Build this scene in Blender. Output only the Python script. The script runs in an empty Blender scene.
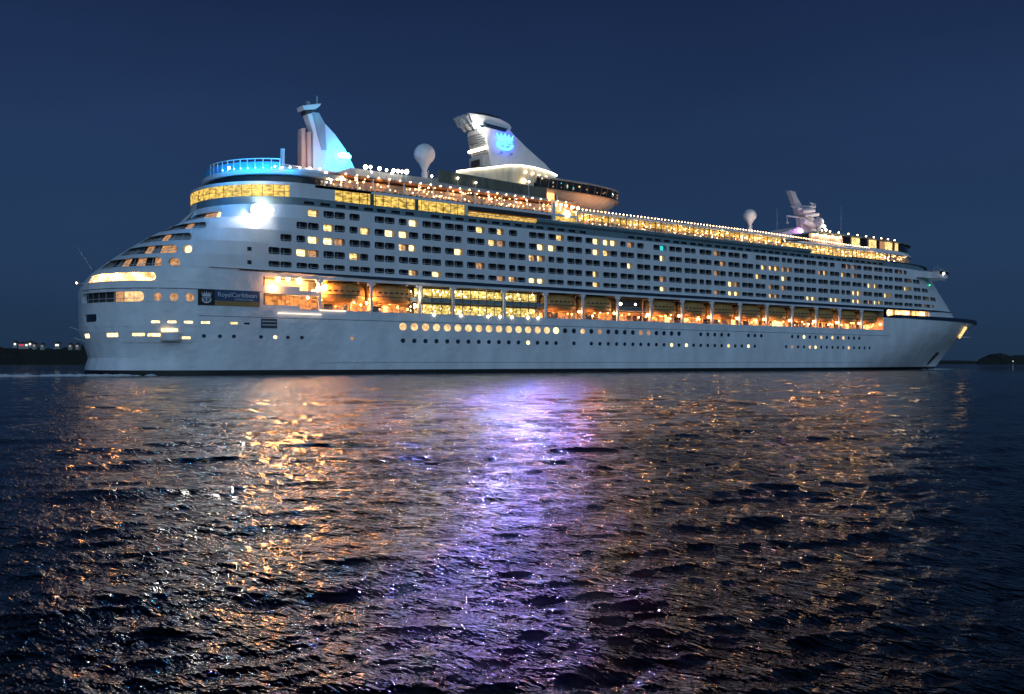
import bpy, bmesh, math, random
import numpy as np
from mathutils import Vector, Matrix
random.seed(7)
R = math.radians
scene = bpy.context.scene
col = scene.collection

# ------------------------------------------------------------------ camera
# world frame = frame of the ship: x runs from stern to bow, y=-19.3 is the starboard side, z=0 the sea
CAM = (-48.1, -208.2, 2.4); FPX = 1003.0; HY = 363.0; CS, SN = .791, .611
cd = bpy.data.cameras.new('camera'); cam = bpy.data.objects.new('camera', cd); col.objects.link(cam)
cam.location = CAM
cam.rotation_euler = (R(90), 0, -math.atan2(SN, CS))
cd.sensor_width = 36; cd.lens = FPX / 1024 * 36; cd.shift_y = (HY - 347) / 1024
cd.clip_start = .1; cd.clip_end = 60000
scene.camera = cam

# ------------------------------------------------------------------ dusk sky
world = bpy.data.worlds.new("World"); scene.world = world; world.use_nodes = True
wn = world.node_tree; wn.nodes.clear()
def wnode(t, **k):
    n = wn.nodes.new(t)
    for a, b in k.items(): setattr(n, a, b)
    return n
wo = wnode('ShaderNodeOutputWorld'); bg = wnode('ShaderNodeBackground'); tc = wnode('ShaderNodeTexCoord')
sep = wnode('ShaderNodeSeparateXYZ'); ramp = wnode('ShaderNodeValToRGB'); ramp2 = wnode('ShaderNodeValToRGB')
wn.links.new(tc.outputs['Generated'], sep.inputs[0])
wn.links.new(sep.outputs['Z'], ramp.inputs[0])
e = ramp.color_ramp.elements
e[0].position = 0.0; e[0].color = (.0135, .0320, .0680, 1)
e[1].position = 1.0; e[1].color = (.002, .004, .014, 1)
for p, c in ((.10, (.0175, .0430, .1020, 1)), (.22, (.0155, .0370, .1000, 1)), (.33, (.0105, .0240, .0740, 1)), (.55, (.0040, .0085, .0280, 1))):
    q = ramp.color_ramp.elements.new(p); q.color = c
# after-glow low in the sky on the side of the set sun (behind the camera)
dot = wnode('ShaderNodeVectorMath', operation='DOT_PRODUCT')
gl = Vector((-.50, -.85, .18)).normalized(); dot.inputs[1].default_value = gl
wn.links.new(tc.outputs['Generated'], dot.inputs[0])
wn.links.new(dot.outputs['Value'], ramp2.inputs[0])
e = ramp2.color_ramp.elements
e[0].position = .15; e[0].color = (0, 0, 0, 1); e[1].position = 1; e[1].color = (.33, .55, .79, 1)
q = ramp2.color_ramp.elements.new(.6); q.color = (.106, .182, .285, 1)
add = wnode('ShaderNodeMixRGB', blend_type='ADD'); add.inputs[0].default_value = 1
wn.links.new(ramp.outputs[0], add.inputs[1]); wn.links.new(ramp2.outputs[0], add.inputs[2])
ns = wnode('ShaderNodeTexNoise'); ns.inputs['Scale'].default_value = 2.2; ns.inputs['Detail'].default_value = 4
mpn = wnode('ShaderNodeMapping'); mpn.inputs['Scale'].default_value = (1, 1, 4)
wn.links.new(tc.outputs['Generated'], mpn.inputs[0]); wn.links.new(mpn.outputs[0], ns.inputs['Vector'])
mr = wnode('ShaderNodeMapRange'); mr.inputs[1].default_value = .3; mr.inputs[2].default_value = .7
mr.inputs[3].default_value = .9; mr.inputs[4].default_value = 1.1
wn.links.new(ns.outputs[0], mr.inputs[0])
mul = wnode('ShaderNodeVectorMath', operation='SCALE')
wn.links.new(add.outputs[0], mul.inputs[0]); wn.links.new(mr.outputs[0], mul.inputs['Scale'])
wn.links.new(mul.outputs[0], bg.inputs[0]); bg.inputs[1].default_value = 1
wn.links.new(bg.outputs[0], wo.inputs[0])

sd = bpy.data.lights.new('afterglow_sun', 'SUN'); sd.energy = .18; sd.angle = R(50); sd.color = (.62, .80, 1)
so = bpy.data.objects.new('afterglow_sun', sd); col.objects.link(so)
so.rotation_euler = Vector((.25, .95, -.22)).to_track_quat('-Z', 'Y').to_euler()

scene.view_settings.view_transform = 'Standard'; scene.view_settings.look = 'None'
scene.view_settings.exposure = 0; scene.view_settings.gamma = 1
scene.cycles.use_denoising = True
scene.cycles.max_bounces = 5; scene.cycles.sample_clamp_indirect = 60

# ------------------------------------------------------------------ pixel <-> place (used to measure sizes from the photograph)
def P(px, py, Y=-19.3):
    t = (px - 512) / FPX
    k = (Y - CAM[1]) / (CS - SN * t)
    return CAM[0] + k * (SN + CS * t), CAM[2] + k * (HY - py) / FPX
def PX(u, y):
    a = u - CAM[0]; b = y - CAM[1]
    return 512 + FPX * (CS * a - SN * b) / (SN * a + CS * b)
def U(px, Y=-19.3): return P(px, 300, Y)[0]

# ------------------------------------------------------------------ materials
def mat(name, base, rough=.5, metal=0, noise=0, nscale=.6, spec=.5, coat=0):
    m = bpy.data.materials.new(name); m.use_nodes = True
    nt = m.node_tree; b = nt.nodes['Principled BSDF']
    b.inputs['Base Color'].default_value = (*base, 1); b.inputs['Roughness'].default_value = rough
    b.inputs['Metallic'].default_value = metal; b.inputs['Specular IOR Level'].default_value = spec
    b.inputs['Coat Weight'].default_value = coat
    if noise:
        t = nt.nodes.new('ShaderNodeTexCoord'); n = nt.nodes.new('ShaderNodeTexNoise')
        n.inputs['Scale'].default_value = nscale; n.inputs['Detail'].default_value = 5
        mp = nt.nodes.new('ShaderNodeMapping'); mp.inputs['Scale'].default_value = (1, 1, .35)
        r = nt.nodes.new('ShaderNodeMapRange'); r.inputs[1].default_value = .3; r.inputs[2].default_value = .7
        r.inputs[3].default_value = 1 - noise; r.inputs[4].default_value = 1 + noise * .5
        s = nt.nodes.new('ShaderNodeVectorMath'); s.operation = 'SCALE'; s.inputs[0].default_value = base
        nt.links.new(t.outputs['Object'], mp.inputs[0]); nt.links.new(mp.outputs[0], n.inputs['Vector'])
        nt.links.new(n.outputs[0], r.inputs[0]); nt.links.new(r.outputs[0], s.inputs['Scale'])
        nt.links.new(s.outputs[0], b.inputs['Base Color'])
    return m
def emi(name, c, strength, lo=1, scale=1.0, stretch=(1, 1, 1), detail=3):
    """a lit surface; lo<1 varies it with an uneven pattern of lamps, curtains and furniture behind the glass"""
    m = bpy.data.materials.new(name); m.use_nodes = True
    nt = m.node_tree; b = nt.nodes['Principled BSDF']
    b.inputs['Base Color'].default_value = (c[0] * .3, c[1] * .3, c[2] * .3, 1); b.inputs['Roughness'].default_value = .4
    b.inputs['Emission Color'].default_value = (*c, 1); b.inputs['Emission Strength'].default_value = strength
    if lo < 1:
        t = nt.nodes.new('ShaderNodeTexCoord'); n = nt.nodes.new('ShaderNodeTexNoise')
        mp = nt.nodes.new('ShaderNodeMapping'); mp.inputs['Scale'].default_value = stretch
        n.inputs['Scale'].default_value = scale; n.inputs['Detail'].default_value = detail
        r = nt.nodes.new('ShaderNodeMapRange'); r.inputs[1].default_value = .36; r.inputs[2].default_value = .62
        r.inputs[3].default_value = strength * lo; r.inputs[4].default_value = strength
        nt.links.new(t.outputs['Object'], mp.inputs[0]); nt.links.new(mp.outputs[0], n.inputs['Vector'])
        nt.links.new(n.outputs[0], r.inputs[0]); nt.links.new(r.outputs[0], b.inputs['Emission Strength'])
    return m
def ripple(m, dist, sc):
    nt = m.node_tree; b = nt.nodes['Principled BSDF']; t = nt.nodes.new('ShaderNodeTexCoord'); n = nt.nodes.new('ShaderNodeTexNoise'); n.inputs['Scale'].default_value = sc; n.inputs['Detail'].default_value = 3
    bp = nt.nodes.new('ShaderNodeBump'); bp.inputs['Distance'].default_value = dist; nt.links.new(t.outputs['Object'], n.inputs['Vector']); nt.links.new(n.outputs[0], bp.inputs['Height']); nt.links.new(bp.outputs[0], b.inputs['Normal'])
M = dict(
 white=mat('white_paint', (.74, .76, .78), .42, noise=.10, nscale=.35),
 hullw=mat('hull_paint', (.78, .81, .84), .38, noise=.16, nscale=.22),
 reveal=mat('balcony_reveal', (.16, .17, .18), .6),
 black=mat('boot_paint', (.006, .007, .009), .5),
 navy=mat('navy_band', (.010, .030, .060), .4, noise=.3),
 teal=mat('teal_grey_band', (.17, .25, .28), .4, noise=.2),
 seam=mat('seam', (.05, .07, .09), .6),
 deck=mat('deck_teak', (.30, .20, .12), .7, noise=.3, nscale=2),
 grey=mat('grey_paint', (.35, .37, .39), .5, noise=.15),
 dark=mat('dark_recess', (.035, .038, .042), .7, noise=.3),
 glass=mat('dark_glass', (.018, .022, .028), .06),
 olive=mat('tinted_screen', (.12, .13, .10), .15, noise=.3, nscale=1),
 hole=mat('porthole_glass', (.015, .025, .045), .08),
 boat=mat('lifeboat_canopy', (.50, .27, .08), .5, noise=.25, nscale=1.2),
 boatlo=mat('lifeboat_hull', (.40, .25, .10), .5, noise=.2, nscale=1.2),
 prom=mat('promenade_wall', (.62, .40, .24), .6, noise=.3, nscale=.8),
 rail=mat('rail_metal', (.6, .6, .6), .35),
 redrail=mat('rust_red_screen', (.46, .17, .06), .5),
 lit=emi('lit_cabin', (1, .64, .24), 2.0, .25, 1.9, (1, 1, 1)),
 lithi=emi('bright_cabin', (1, .68, .28), 3.8, .35, 1.6),
 litlo=emi('dim_cabin', (1, .50, .22), .75, .3, 1.6),
 tealw=emi('teal_cabin', (.05, .8, .8), 1.0),
 portlit=emi('lit_porthole', (1, .60, .26), 1.5, .5, .9),
 porthi=emi('bright_porthole', (1, .80, .36), 2.0),
 portlo=emi('dim_porthole', (1, .48, .22), .45),
 gold=emi('gold_lounge_glass', (1, .62, .12), 1.35, .16, 1.0, (1, 1, 2.6), 7),
 gold2=emi('golden_deck_glow', (1, .58, .12), 1.15, .10, 1.4, (1, 1, 2.2), 6),
 amber=emi('amber_interior', (1, .40, .10), 1.0, .15, .8, (1, 1, 1.5), 5),
 amberhi=emi('amber_room', (1, .50, .15), 3.6, .35, .6, (1, 1, .6), 4),
 atrium=emi('atrium_glow', (1, .76, .20), 1.15, .05, 1.5, (1, 1, 1.2), 6),
 bulb=emi('warm_bulb', (1, .60, .27), 18),
 bulbs=emi('small_warm_bulb', (1, .62, .28), 14),
 flood=emi('white_floodlight', (1, .90, .74), 200), warmflood=emi('warm_floodlight', (1, .38, .09), 190), terrace=emi('terrace_lighting', (1, .52, .18), 7, .12, .9),
 lampw=emi('white_lamp', (1, .84, .62), 12),
 strip=emi('strip_light', (1, .80, .60), 2),
 cyan=emi('cyan_lamp', (.15, .75, 1), 22),
 violet=emi('violet_lamp', (.75, .20, 1), 16),
 archtube=emi('arch_tube', (1, .80, .58), 7), orb=emi('orange_bulb', (1, .40, .12), 20),
 logo=emi('illuminated_emblem', (.16, .66, 1.0), 2.0),
 signw=mat('sign_pale', (.60, .66, .72), .5), signb=mat('sign_blue', (.02, .07, .17), .5),
 signk=mat('sign_black', (.006, .007, .012), .5), signg=mat('sign_ochre', (.30, .19, .06), .5),
 bluescreen=mat('blue_tinted_screen', (.10, .45, .80), .25),
)

ripple(M['hullw'], .25, .45); ripple(M['white'], .08, .5)
# ------------------------------------------------------------------ mesh helpers
class MB:
    def __init__(s): s.v = []; s.f = []; s.m = []; s.mats = []
    def mi(s, m):
        if m not in s.mats: s.mats.append(m)
        return s.mats.index(m)
    def face(s, pts, m):
        b = len(s.v); q = []
        for p in pts:
            p = tuple(p)
            if not q or (Vector(p) - Vector(q[-1])).length > 1e-5: q.append(p)
        if len(q) > 2 and (Vector(q[0]) - Vector(q[-1])).length < 1e-5: q.pop()
        if len(q) < 3: return
        s.v += q; s.f.append(tuple(range(b, b + len(q)))); s.m.append(s.mi(m))
    def box(s, c, d, m, rz=0, top=1.0):
        x, y, z = d[0] / 2, d[1] / 2, d[2] / 2; cr, sr = math.cos(rz), math.sin(rz); b = len(s.v)
        for sx, sy, sz in ((-1,-1,-1),(1,-1,-1),(1,1,-1),(-1,1,-1),(-1,-1,1),(1,-1,1),(1,1,1),(-1,1,1)):
            k = top if sz > 0 else 1
            X, Y = sx * x * k, sy * y * k
            s.v.append((c[0] + X * cr - Y * sr, c[1] + X * sr + Y * cr, c[2] + sz * z))
        for f in ((0,3,2,1),(4,5,6,7),(0,1,5,4),(1,2,6,5),(2,3,7,6),(3,0,4,7)):
            s.f.append(tuple(b + i for i in f)); s.m.append(s.mi(m))
    def bar(s, p, q, r, m, n=6, r2=None):
        p, q = Vector(p), Vector(q); d = (q - p)
        if d.length < 1e-6: return
        d.normalize(); a = d.orthogonal().normalized(); c = d.cross(a); b = len(s.v); r2 = r if r2 is None else r2
        for e_, rr in ((p, r), (q, r2)):
            for i in range(n):
                t = 2 * math.pi * i / n
                s.v.append(tuple(e_ + a * math.cos(t) * rr + c * math.sin(t) * rr))
        for i in range(n):
            j = (i + 1) % n; s.f.append((b + i, b + j, b + n + j, b + n + i)); s.m.append(s.mi(m))
        s.f.append(tuple(b + i for i in range(n))[::-1]); s.m.append(s.mi(m))
        s.f.append(tuple(b + n + i for i in range(n))); s.m.append(s.mi(m))
    def lathe(s, c, prof, m, n=24, sy=1.0, cut=None):
        b = len(s.v)
        for r, z in prof:
            for i in range(n):
                t = 2 * math.pi * i / n; s.v.append((c[0] + r * math.cos(t), c[1] + r * sy * math.sin(t), c[2] + z))
        for k in range(len(prof) - 1):
            for i in range(n):
                j = (i + 1) % n
                s.f.append((b + k*n + i, b + k*n + j, b + (k+1)*n + j, b + (k+1)*n + i)); s.m.append(s.mi(m))
    def ball(s, c, r, m, n=6):
        k = max(3, n // 2)
        s.lathe(c, [(max(1e-3, r * math.sin(math.pi * i / k)), -r * math.cos(math.pi * i / k)) for i in range(k + 1)], m, n)
    def prism(s, poly, y0, y1, m, taper=None):
        """poly: (x,z) outline, extruded across the ship from y0 to y1"""
        a = [(x, y0, z) for x, z in poly]; c = [(x, y1, z) for x, z in poly]
        s.face(a, m); s.face(c[::-1], m)
        for i in range(len(a)):
            j = (i + 1) % len(a); s.face((a[j], a[i], c[i], c[j]), m)
    def build(s, name, parent=None, smooth=False, kind=None, label=None):
        me = bpy.data.meshes.new(name); me.from_pydata(s.v, [], s.f)
        for m in s.mats: me.materials.append(m)
        me.polygons.foreach_set('material_index', s.m)
        bm = bmesh.new(); bm.from_mesh(me); bmesh.ops.remove_doubles(bm, verts=bm.verts, dist=.002)
        
        if smooth != 'angle': bmesh.ops.recalc_face_normals(bm, faces=bm.faces)
        bm.to_mesh(me); bm.free()
        if smooth: me.polygons.foreach_set('use_smooth', [True] * len(me.polygons))
        if smooth == 'angle': me.set_sharp_from_angle(angle=R(28))
        me.update()
        o = bpy.data.objects.new(name, me); col.objects.link(o)
        if parent: o.parent = parent
        if kind: o['kind'] = kind
        if label: o['label'] = label
        return o
def thing(name, label, cat, loc=(0, 0, 0), group=None):
    o = bpy.data.objects.new(name, None); col.objects.link(o); o.location = loc; o.empty_display_size = 1
    o['label'] = label; o['category'] = cat
    if group: o['group'] = group
    return o

# ------------------------------------------------------------------ plan outlines of the ship
def lerp(a, b, t): return a + (b - a) * t
def itab(tab, x):
    if x <= tab[0][0]: return tab[0][1]
    for (x0, y0), (x1, y1) in zip(tab, tab[1:]):
        if x <= x1: return lerp(y0, y1, (x - x0) / (x1 - x0))
    return tab[-1][1]
SIL = [(-2, 86), (1.2, 84), (3.4, 88), (5.9, 84), (8.7, 78.5), (16.4, 78), (17.8, 80), (20.3, 90), (22.8, 105), (25.4, 123), (27.9, 141), (30.2, 160), (32.2, 180), (33.7, 189), (36, 190), (40, 190)]
def sternpts(us, L, B, n=2.1, N=40):
    return [(us + L - L * math.sin(f) ** (2 / n), -B * math.cos(f) ** (2 / n)) for f in [math.pi / 2 * i / N for i in range(N, -1, -1)]]
def solve_us(px, L, B):
    lo, hi = -20, 60
    for _ in range(30):
        m = (lo + hi) / 2
        if min(min(PX(u, y), PX(u, -y)) for u, y in sternpts(m, L, B)) < px: lo = m
        else: hi = m
    return lo
def frontpts(ub, L, B, n=2.3, N=28):
    return [(ub - L + L * math.sin(f) ** (2 / n), -B * math.cos(f) ** (2 / n)) for f in [math.pi / 2 * i / N for i in range(N + 1)]]
def solve_ub(px, L, B):
    lo, hi = 100, 400
    for _ in range(30):
        m = (lo + hi) / 2
        if max(PX(u, y) for u, y in frontpts(m, L, B)) < px: lo = m
        else: hi = m
    return lo
class Surf:
    def __init__(s, fn): s.fn = fn; s.c = {}
    def tab(s, z):
        z = round(z, 2)
        if z not in s.c:
            p = np.array(s.fn(z)); d = np.hypot(*np.diff(p, axis=0).T); a = np.concatenate([[0], np.cumsum(d)])
            c = [k for k in range(len(p) - 1) if p[k, 0] <= 100 < p[k + 1, 0]]
            i = c[0] if c else int(np.argmin(np.diff(p[:, 1]) ** 2 - 1e-6 * np.diff(p[:, 0])))
            a = a - a[i] + p[i, 0]                    # on the straight side a is the distance along the ship
            s.c[z] = (a, p)
        return s.c[z]
    def pos(s, a, z, d=0):
        A, p = s.tab(z)
        a = min(max(a, A[0]), A[-1])
        x = np.interp(a, A, p[:, 0]); y = np.interp(a, A, p[:, 1])
        if d:
            e0 = max(a - .4, A[0]); e1 = min(a + .4, A[-1])
            tx = np.interp(e1, A, p[:, 0]) - np.interp(e0, A, p[:, 0]); ty = np.interp(e1, A, p[:, 1]) - np.interp(e0, A, p[:, 1])
            l = math.hypot(tx, ty); x -= ty / l * d; y += tx / l * d      # inward (towards +y on the side)
        return (float(x), float(y), z)
    def a0(s, z): return s.tab(z)[0][0]
    def a1(s, z): return s.tab(z)[0][-1]
    def hit(s, px, py, z=None):
        zz = z if z is not None else 20
        for _ in range(8):
            A, p = s.tab(zz)
            X = PX(p[:, 0], p[:, 1]); k = int(np.argmin(X[:len(X) // 2])); 
            j = min(max(k, int(np.searchsorted(X[k:], px)) + k), len(X) - 1)
            if j > k: t = (px - X[j - 1]) / (X[j] - X[j - 1]); t = min(max(t, 0), 1); a = A[j - 1] + t * (A[j] - A[j - 1]); u = p[j - 1] + t * (p[j] - p[j - 1])
            else: a = A[k]; u = p[k]
            if z is not None: return a, z
            dep = SN * (u[0] - CAM[0]) + CS * (u[1] - CAM[1])
            zz = CAM[2] + dep * (HY - py) / FPX
        return a, zz
US = {}
def us_of(z):
    z = round(z, 1)
    if z not in US: US[z] = solve_us(itab(SIL, z), 18, 19.3)
    return US[z]
def mid(u0, u1, B, step=4.0):
    n = max(1, int((u1 - u0) / step)); return [(u0 + (u1 - u0) * i / n, -B) for i in range(1, n)]
def hull_fn(z):
    B = 19.3
    st = sternpts(us_of(z), 18, B)
    zf = min(max(z, 0) / 18.5, 1.1)
    ub = 320.0 + 28.8 * zf ** 1.12; u1 = lerp(228, 272, zf); p = lerp(1.5, 2.7, zf); q = lerp(1.15, .78, zf)
    bw = [(u1 + (ub - u1) * t, -B * max(0, 1 - t ** p) ** q) for t in [1 - (1 - i / 44) ** 1.6 for i in range(45)]]
    return st + mid(st[-1][0], u1, B) + bw
FSIL = [(17, 957), (21, 951), (33, 930), (36.4, 924)]
UB = {}
def sup_fn(z):
    st = sternpts(us_of(z), 18, 19.3)
    zz = round(z, 1)
    if zz not in UB: UB[zz] = solve_ub(itab(FSIL, zz), 46, 19.3)
    fr = frontpts(UB[zz], 46, 19.3)
    return st + mid(st[-1][0], fr[0][0], 19.3) + fr
HULL = Surf(hull_fn); SUP = Surf(sup_fn)
def upper(us_px, ub_px, Ls, Lf, B, nb=2.3, lo=None):
    us = solve_us(us_px, Ls, B) if us_px > 0 else -us_px; ub = solve_ub(ub_px, Lf, B) if ub_px > 0 else -ub_px
    st = sternpts(us, Ls, B); fr = frontpts(ub, Lf, B, nb); pts = st + mid(st[-1][0], fr[0][0], B) + fr
    return Surf(lambda z: pts)

def quadstrip(mb, S, a0, a1, z0, z1, m, step=3.0, d=0):
    n = max(1, int(math.ceil((a1 - a0) / step)))
    for i in range(n):
        p, q = a0 + (a1 - a0) * i / n, a0 + (a1 - a0) * (i + 1) / n
        mb.face((S.pos(p, z0, d), S.pos(q, z0, d), S.pos(q, z1, d), S.pos(p, z1, d)), m)
def endfan(mb, S, a, z0, z1, m, side, d=0, n=12):
    e0, e1 = (S.a0(z0), S.a0(z1)) if side < 0 else (S.a1(z0), S.a1(z1))
    for i in range(n):
        f, g = i / n, (i + 1) / n
        mb.face([S.pos(lerp(a, e0, f), z0, d), S.pos(lerp(a, e0, g), z0, d), S.pos(lerp(a, e1, g), z1, d), S.pos(lerp(a, e1, f), z1, d)][::side], m)
def holeshape(h):
    a0, a1, z0, z1, r = h; n = max(1, int((a1 - a0) / 2)); C = 3
    pts = []
    def arc(cx, cz, t0): 
        for i in range(C + 1):
            t = t0 + math.pi / 2 * i / C; pts.append((cx + r * math.cos(t), cz + r * math.sin(t), 'c'))
    # counter-clockwise from bottom-left
    L = []
    for i in range(n + 1): L.append((lerp(a0 + r, a1 - r, i / n), z0, 'b'))
    for i in range(1, C): t = -math.pi / 2 + math.pi / 2 * i / C; L.append((a1 - r + r * math.cos(t), z0 + r + r * math.sin(t), 'br'))
    L.append((a1, z0 + r, 'r')); L.append((a1, z1 - r, 'r'))
    for i in range(1, C): t = math.pi / 2 * i / C; L.append((a1 - r + r * math.cos(t), z1 - r + r * math.sin(t), 'tr'))
    for i in range(n + 1): L.append((lerp(a1 - r, a0 + r, i / n), z1, 't'))
    for i in range(1, C): t = math.pi / 2 + math.pi / 2 * i / C; L.append((a0 + r + r * math.cos(t), z1 - r + r * math.sin(t), 'tl'))
    L.append((a0, z1 - r, 'l')); L.append((a0, z0 + r, 'l'))
    for i in range(1, C): t = math.pi + math.pi / 2 * i / C; L.append((a0 + r + r * math.cos(t), z0 + r + r * math.sin(t), 'bl'))
    return L
def holecell(mb, S, c0, c1, z0, z1, h, depth, m, mi):
    L = holeshape(h); O = []
    for a, z, k in L:
        O.append({'b': (a, z0), 't': (a, z1), 'r': (c1, z), 'l': (c0, z), 'br': (c1, z0), 'tr': (c1, z1), 'tl': (c0, z1), 'bl': (c0, z0)}[k])
    n = len(L)
    for i in range(n):
        j = (i + 1) % n
        h0, h1 = L[i][:2], L[j][:2]; o0, o1 = O[i], O[j]
        pts = [S.pos(*o0)]
        if abs(o0[0] - o1[0]) > 1e-6 and abs(o0[1] - o1[1]) > 1e-6:      # turn of the cell corner
            cc = (c1 if max(o0[0], o1[0]) > h[1] - 1e-6 and (o0[0] == c1 or o1[0] == c1) else c0, z0 if z0 in (o0[1], o1[1]) else z1)
            pts.append(S.pos(*cc))
        pts += [S.pos(*o1), S.pos(*h1), S.pos(*h0)]
        mb.face(pts, m)
        mb.face((S.pos(*h0), S.pos(*h1), S.pos(*h1, depth), S.pos(*h0, depth)), mi)
def wallrow(mb, S, z0, z1, aL, aR, holes, m, mi, depth=1.2, margin=.045, step=3.0):
    """a band of wall with real openings; aL None = round the stern to the centreline, aR None = to the stem"""
    holes = sorted(holes); 
    L = aL if aL is not None else (min([h[0] for h in holes] + [45]) - 2)
    if aL is None: endfan(mb, S, L, z0, z1, m, -1)
    cur = L
    for h in holes:
        c0, c1 = h[0] - margin, h[1] + margin
        if c0 > cur + .001: quadstrip(mb, S, cur, c0, z0, z1, m, step)
        holecell(mb, S, c0, c1, z0, z1, h, depth, m, mi); cur = c1
    if aR is None:
        t = max(cur, 250); 
        if t > cur: quadstrip(mb, S, cur, t, z0, z1, m, step)
        endfan(mb, S, t, z0, z1, m, 1, n=26)
    elif aR > cur: quadstrip(mb, S, cur, aR, z0, z1, m, step)
def mirror_plain(mb, S, zs, m, aL=None, aR=None, both=False):
    for z0, z1 in zip(zs, zs[1:]):
        p0 = S.fn(z0); p1 = S.fn(z1)
        A0, q0 = S.tab(z0); A1, q1 = S.tab(z1)
        n = 60
        for i in range(n):
            def pt(A, q, z, f):
                a = lerp(A[0] if aL is None else aL, A[-1] if aR is None else aR, f); return (float(np.interp(a, A, q[:, 0])), -float(np.interp(a, A, q[:, 1])), z)
            f, g = i / n, (i + 1) / n
            mb.face((pt(A0, q0, z0, g), pt(A0, q0, z0, f), pt(A1, q1, z1, f), pt(A1, q1, z1, g)), m)
            if both:
                y = lambda p: (p[0], -p[1], p[2])
                mb.face((y(pt(A0, q0, z0, f)), y(pt(A0, q0, z0, g)), y(pt(A1, q1, z1, g)), y(pt(A1, q1, z1, f))), m)
def cap(mb, S, z, m, aL=None, aR=None, zo=None, n=90, d=0):
    A = S.tab(z)[0]; a0 = A[0] if aL is None else aL; a1 = A[-1] if aR is None else aR; zo = z if zo is None else zo
    for i in range(n):
        p, q = S.pos(lerp(a0, a1, i / n), z, d), S.pos(lerp(a0, a1, (i + 1) / n), z, d)
        if p[1] > -.01 and q[1] > -.01: continue
        mb.face(((p[0], p[1], zo), (q[0], q[1], zo), (q[0], -q[1], zo), (p[0], -p[1], zo)), m)
def slab(mb, S, z0, z1, m, **k):
    cap(mb, S, z0, m, zo=z0, **k); cap(mb, S, z0, m, zo=z1, **k)
    a0 = k.get('aL'); a1 = k.get('aR'); A = S.tab(z0)[0]; a0 = A[0] if a0 is None else a0; a1 = A[-1] if a1 is None else a1; n = 90
    for i in range(n):
        p, q = S.pos(lerp(a0, a1, i / n), z0), S.pos(lerp(a0, a1, (i + 1) / n), z0)
        for s_ in (1, -1): mb.face([(p[0], s_ * p[1], z0), (q[0], s_ * q[1], z0), (q[0], s_ * q[1], z1), (p[0], s_ * p[1], z1)][::s_], m)
    for a in (a0, a1):
        p = S.pos(a, z0)
        if p[1] < -.1: mb.face(((p[0], p[1], z0), (p[0], -p[1], z0), (p[0], -p[1], z1), (p[0], p[1], z1)), m)
def panel(mb, S, a0, a1, z0, z1, depth, m, step=1.5):
    quadstrip(mb, S, a0, a1, z0, z1, m, step, depth)

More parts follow.
